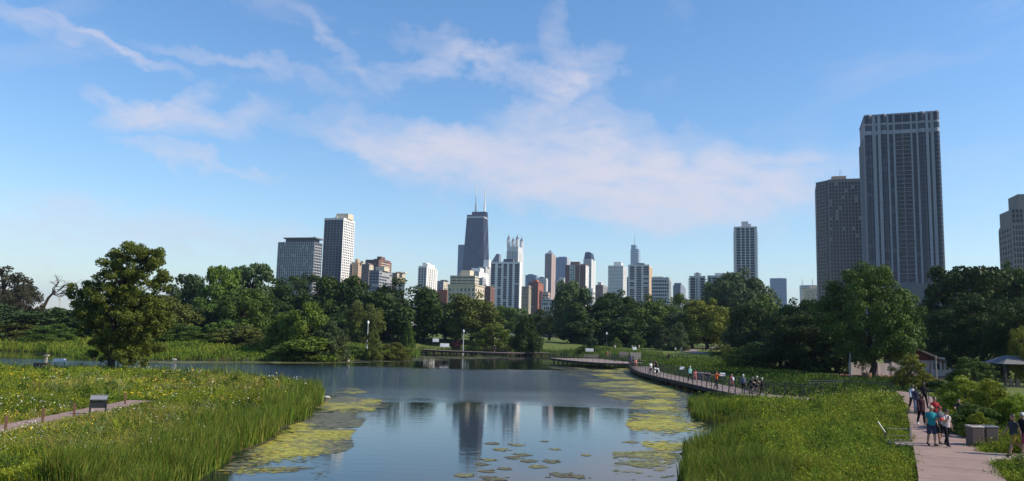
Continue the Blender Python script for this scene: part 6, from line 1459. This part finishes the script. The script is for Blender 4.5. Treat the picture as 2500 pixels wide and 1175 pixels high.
person(on(1815, 961, DZ), R(-20), 'person with white hair in slate blue jacket on the near boardwalk', (.12, .14, .19), (.015, .015, .018), 1.78, 'a', 'white', shorts=False, sleeves='long', **far)
person(on(1861, 968, DZ), R(60), 'person in black with grey hair at the bend of the near boardwalk', (.012, .012, .013), (.014, .014, .015), 1.66, 'b', 'white', shorts=False, sleeves='long', **far)
# cyclists
tyre = mat_plain('tyre_rubber', (.012, .012, .012), .8, .1, 9); chrome = mat_plain('bright_metal', (.5, .5, .5), .3, .05, 9, 0, .5, .8)
def bicycle(loc, rz, label, colr):
    r = empty('bicycle', loc, rz, label, 'bicycle', 'bicycles on the near boardwalk'); X = np.array([0, 1.0, 0]); Zv = np.array([0, 0, 1.0]); fm = cloth(colr)
    for y in (-.52, .52):
        w = empty('wheel'); w.parent = r; MB().torus((0, y, .34), X, Zv, .32, .022, 24, 6).build('tyre', tyre, w); MB().torus((0, y, .34), X, Zv, .295, .010, 24, 5).build('rim', chrome, w); sp = MB()
        for k in range(12): a = 2*math.pi*k/12; sp.tube([(0, y, .34), (0, y+.29*math.cos(a), .34+.29*math.sin(a))], .004, 3)
        tag(sp.build('spoke', chrome, w), kind='stuff')
    A, B, C, D_ = (0, -.52, .34), (0, -.08, .30), (0, -.22, .80), (0, .36, .82)
    f = MB()
    for a, b in ((A, B), (A, C), (B, C), (B, D_), (C, D_), (D_, (0, .52, .34))): f.tube([a, b], .018, 6)
    f.build('frame', fm, r); MB().tube([C, (0, -.25, .94)], .013, 6).build('seat_post', chrome, r); q = MB(); ellipsoid(q, (0, -.26, .96), (.08, .14, .04)); q.build('saddle', tyre, r, smooth=True)
    MB().tube([D_, (0, .36, 1.0)], .015, 6).build('stem', chrome, r); MB().tube([(-.28, .30, 1.03), (-.1, .38, 1.01), (.1, .38, 1.01), (.28, .30, 1.03)], .014, 6).build('handlebar', steel_d, r); MB().torus((.05, -.08, .30), X, Zv, .09, .008, 16, 4).build('chainring', steel_d, r)
    for s_ in (-1, 1): MB().box(s_*.13-.05, s_*.13+.05, -.08+s_*.12-.04, -.08+s_*.12+.04, .29, .315).build('pedal', steel_d, r)
def rider(px, py, rz, label, lb, colr, top, hat):
    l = on(px, py, DZ); bicycle(l, rz, lb, colr); d = np.array([-math.sin(rz), math.cos(rz)])
    person((l[0]-d[0]*.22, l[1]-d[1]*.22, DZ+.02), rz, label, top, (.02, .02, .025), 1.76, 'a', 'dark', legs=(40, 62), knees=(48, 88), arms=(52, 52), elbows=(12, 12), lean=26, hat=hat, seated=True, name='person', **far)
rider(1835, 963, R(-105), 'cyclist in black shirt halted at the bend of the boardwalk, nearer the white-haired walker', 'dark bicycle under the nearer cyclist', (.03, .03, .035), (.02, .02, .022), (.2, .2, .2))
rider(1846, 960, R(-95), 'cyclist with white helmet leaning on handlebars beside the other cyclist', 'grey bicycle under the white-helmeted cyclist', (.15, .15, .16), (.03, .03, .035), (.65, .65, .62))
def pushchair():
    l = on(1604, 918, DZ); r = empty('pushchair', l, R(175), 'white and black three-wheeled pushchair on the near boardwalk', 'pushchair'); wh = cloth((.62, .62, .60)); bk = cloth((.02, .02, .022))
    for x, y, q in ((-.28, -.3, .15), (.28, -.3, .15), (0, .45, .13)):
        w = empty('wheel'); w.parent = r; MB().torus((x, y, q), (0, 1.0, 0), (0, 0, 1.0), q-.025, .025, 18, 6).build('tyre', tyre, w); MB().tube([(x-.02, y, q), (x+.02, y, q)], .05, 8).build('hub', chrome, w)
    for s_ in (-1, 1): MB().tube([(s_*.26, -.3, .15), (s_*.25, .0, .45), (s_*.24, -.45, 1.05)], .018, 6).build('frame_tube', chrome, r); MB().tube([(s_*.25, .0, .45), (0, .45, .14)], .016, 6).build('fork', chrome, r)
    MB().tube([(-.24, -.45, 1.05), (.24, -.45, 1.05)], .02, 6).build('handle', bk, r)
    MB().add([(-.2, -.2, .38), (.2, -.2, .38), (.2, .25, .36), (-.2, .25, .36), (-.2, -.28, .85), (.2, -.28, .85), (.2, .02, .46), (-.2, .02, .46), (-.2, .27, .46), (.2, .27, .46)], [(0, 1, 2, 3), (0, 4, 5, 1), (4, 7, 6, 5), (7, 8, 9, 6), (3, 2, 9, 8), (0, 3, 8, 7, 4), (1, 5, 6, 9, 2)]).build('seat', bk, r)
    cb = MB(); n = 8
    for k in range(n+1):
        a = math.pi*.95*k/n-.2; cb.v += [(-.23, -.12-.30*math.cos(a)*.8, .75+.30*math.sin(a)), (.23, -.12-.30*math.cos(a)*.8, .75+.30*math.sin(a))]
    cb.f = [(2*k, 2*k+1, 2*k+3, 2*k+2) for k in range(n)]; cb.build('canopy', wh, r)
pushchair()
# far walkers
person(on(1207, 860.5, DZ), R(170), 'lone person in black on the far boardwalk', (.02, .02, .025), (.025, .025, .03), 1.80, 'b', 'white', extra=backpack((.6, .6, .58)), **far)
person(on(1483, 874, DZ), R(-90), 'person in orange on the middle deck', (.62, .20, .10), (.45, .18, .12), 1.72, 'a', longhair=True, **far); person(on(1489, 874, DZ), R(-90), 'person in grey-green on the middle deck right of the orange one', (.12, .14, .12), (.10, .10, .10), 1.66, 'b', **far)
person(on(1632, 884, DZ), R(180), 'person in black on the inner deck above the limestone blocks', (.015, .015, .018), (.015, .015, .018), 1.82, 'b', shorts=False, sleeves='long', **far)
def lawn_person(px, py, D, label, top, bot, h=1.72, **kw):
    p = at(px, py, D); g = hz(p[0], D); person((p[0], D, g), R(random.choice((90, -90, 180, 0))), label, top, bot, h, random.choice('ab'), **far, **kw)
lawn_person(1313, 847, 226, 'person in black standing on the lawn behind the far boardwalk', (.02, .02, .02), (.02, .02, .02)); lawn_person(1501, 856, 215, 'person in white on the lawn left of the lamp-side trees', (.6, .6, .58), (.4, .4, .4)); lawn_person(1543, 858, 212, 'person in pale clothes on the lawn below the small leafy tree', (.5, .5, .52), (.1, .1, .12)); lawn_person(1560, 858, 213, 'person in tan on the lawn right of the pale-clad one', (.45, .38, .25), (.2, .2, .15))
lawn_person(1649, 866, 196, 'person in cream shirt at the lawn edge by the paved path', (.5, .46, .38), (.2, .18, .15)); lawn_person(1663, 866, 196, 'person in white at the lawn edge just left of the paved path', (.62, .62, .6), (.3, .3, .3)); lawn_person(1716, 866, 205, 'person in dark red on the lawn right of the paved path', (.22, .03, .04), (.05, .04, .05)); lawn_person(1723, 866, 206, 'second person in dark red close to the other on the lawn', (.26, .03, .04), (.05, .04, .05)); lawn_person(1736, 867, 203, 'person in dark clothes right of the two in dark red', (.03, .03, .035), (.03, .03, .04))
# --- vehicles among the far trees
def van(px, py, D, label, colr, L=5.0, H=2.3, rz=0.0, name='parked_van', cat='van'):
    p = at(px, py, D); g = hz(p[0], D); r = empty(name, (p[0], D, g), rz, label, cat); bm_ = mat_plain('paint_'+str(int(colr[0]*100))+str(int(colr[2]*100)), colr, .35, .03, 1, 0, .5)
    P_ = [(-L/2, .35), (L/2, .35), (L/2, .95), (L/2-.5, 1.15), (L/2-1.2, H*.86), (L/2-1.7, H), (-L/2+.25, H), (-L/2, H*.8)] if H > 1.8 else [(-L/2, .3), (L/2, .3), (L/2, .75), (L/2-1.2, .95), (L/2-2.0, H), (-L/2+1.0, H), (-L/2+.2, .95), (-L/2, .8)]
    n = len(P_); mb = MB(); mb.v = [(x, -.9, z) for x, z in P_]+[(x, .9, z) for x, z in P_]; mb.f = [tuple(range(n)), tuple(range(2*n-1, n-1, -1))]+[((i+1) % n, i, n+i, n+(i+1) % n) for i in range(n)]; mb.build('body', bm_, r)
    for x in (-L*.31, L*.31):
        for y in (-.86, .86):
            w = empty('wheel'); w.parent = r; MB().torus((x, y, .33), (1.0, 0, 0), (0, 0, 1.0), .24, .09, 18, 6).build('tyre', tyre, w); MB().tube([(x, y-.08, .33), (x, y+.08, .33)], .2, 12).build('rim', chrome, w)
    for a, b in ((-L*.40, -L*.12), (-L*.10, L*.12), (L*.14, L*.26)): MB().box(a, b, -.93, -.9, H*.58 if H > 1.8 else .95, H*.88).build('window', gl_navy, r)
    for y in (-.7, .7): MB().box(L/2-.02, L/2+.03, y-.14, y+.14, .62, .78).build('headlight', pan_w, r)
van(1661, 838, 285, 'white van parked under the yellowing tree', (.70, .70, .70), 5.2, 2.3, R(80)); van(682, 806, 245, 'pale car parked in the shade under the wide dark tree', (.62, .58, .52), 4.4, 1.5, 0, 'parked_car', 'car'); van(1095, 825, 262, 'white car parked beyond the lawn right of the big oak', (.70, .70, .70), 4.4, 1.5, 0, 'parked_car', 'car'); van(1582, 826, 282, 'white car glimpsed under the dark trees right of centre', (.70, .70, .70), 4.4, 1.5, 0, 'parked_car', 'car')
# --- birds
feather = mat_plain('bird_dark', (.03, .03, .035), .8, .1, 5); feather_w = mat_plain('bird_white', (.7, .7, .7), .8, .05, 5)
def bird(px, py, D, label, span, rz, bank, mat):
    p = at(px, py, D); r = empty('flying_bird', p, rz, label, 'bird', 'birds in the sky'); r.rotation_euler = (0, bank, rz); b = MB(); ell_tube(b, [(0, -.16*span, 0), (0, -.05*span, 0), (0, .08*span, 0), (0, .17*span, 0)], [.015*span, .045*span, .045*span, .02*span], [.012*span, .04*span, .04*span, .02*span], 8); b.build('body', mat, r, smooth=True)
    for s_ in (-1, 1): MB().add([(s_*.02*span, .07*span, .01), (s_*.25*span, .10*span, .09*span), (s_*.5*span, -.02*span, .04*span), (s_*.24*span, -.03*span, .085*span), (s_*.02*span, -.06*span, 0), (s_*.25*span, .03*span, .07*span)], [(0, 1, 3, 4), (1, 2, 3), (0, 4, 5), (1, 5, 2)]).build('wing', mat, r)
    MB().add([(-.02*span, -.14*span, 0), (.02*span, -.14*span, 0), (.05*span, -.26*span, 0), (-.05*span, -.26*span, 0), (0, -.2*span, .015)], [(0, 1, 2, 3), (0, 4, 1), (2, 4, 3)]).build('tail', mat, r)
for k, (px, py, lab, ms) in enumerate(((975, 61, 'tiny dark bird highest in the sky', 3), (691, 285, 'tiny dark bird left of the big cloud', 3.5), (703, 492, 'small bird above the slate grey tower', 4.5), (427, 580, 'tiny bird right of the lone tree top', 3.5), (1396, 567, 'small bird right of the pink stone tower', 6), (1348, 600, 'small bird just above the pyramid roof', 4), (1932, 558, 'small dark bird right of the white slab tower', 5))):
    bird(px, py, 170, lab, ms*170/FPX*1.2, R(40+60*k), R(20*(k % 3)-10), feather)
# --- haze
zm = 420.0
m, t = mat_new('haze_air'); pv = t.n('ShaderNodeVolumePrincipled', i_Color=(.55, .72, 1.0, 1), i_Density=HAZE, i_Anisotropy=.2); t.n('ShaderNodeOutputMaterial', i_Volume=pv.outputs[0])
tag(MB().box(-9500, 9500, -2400, 14500, -3, zm+120).build('haze', m), kind='stuff')
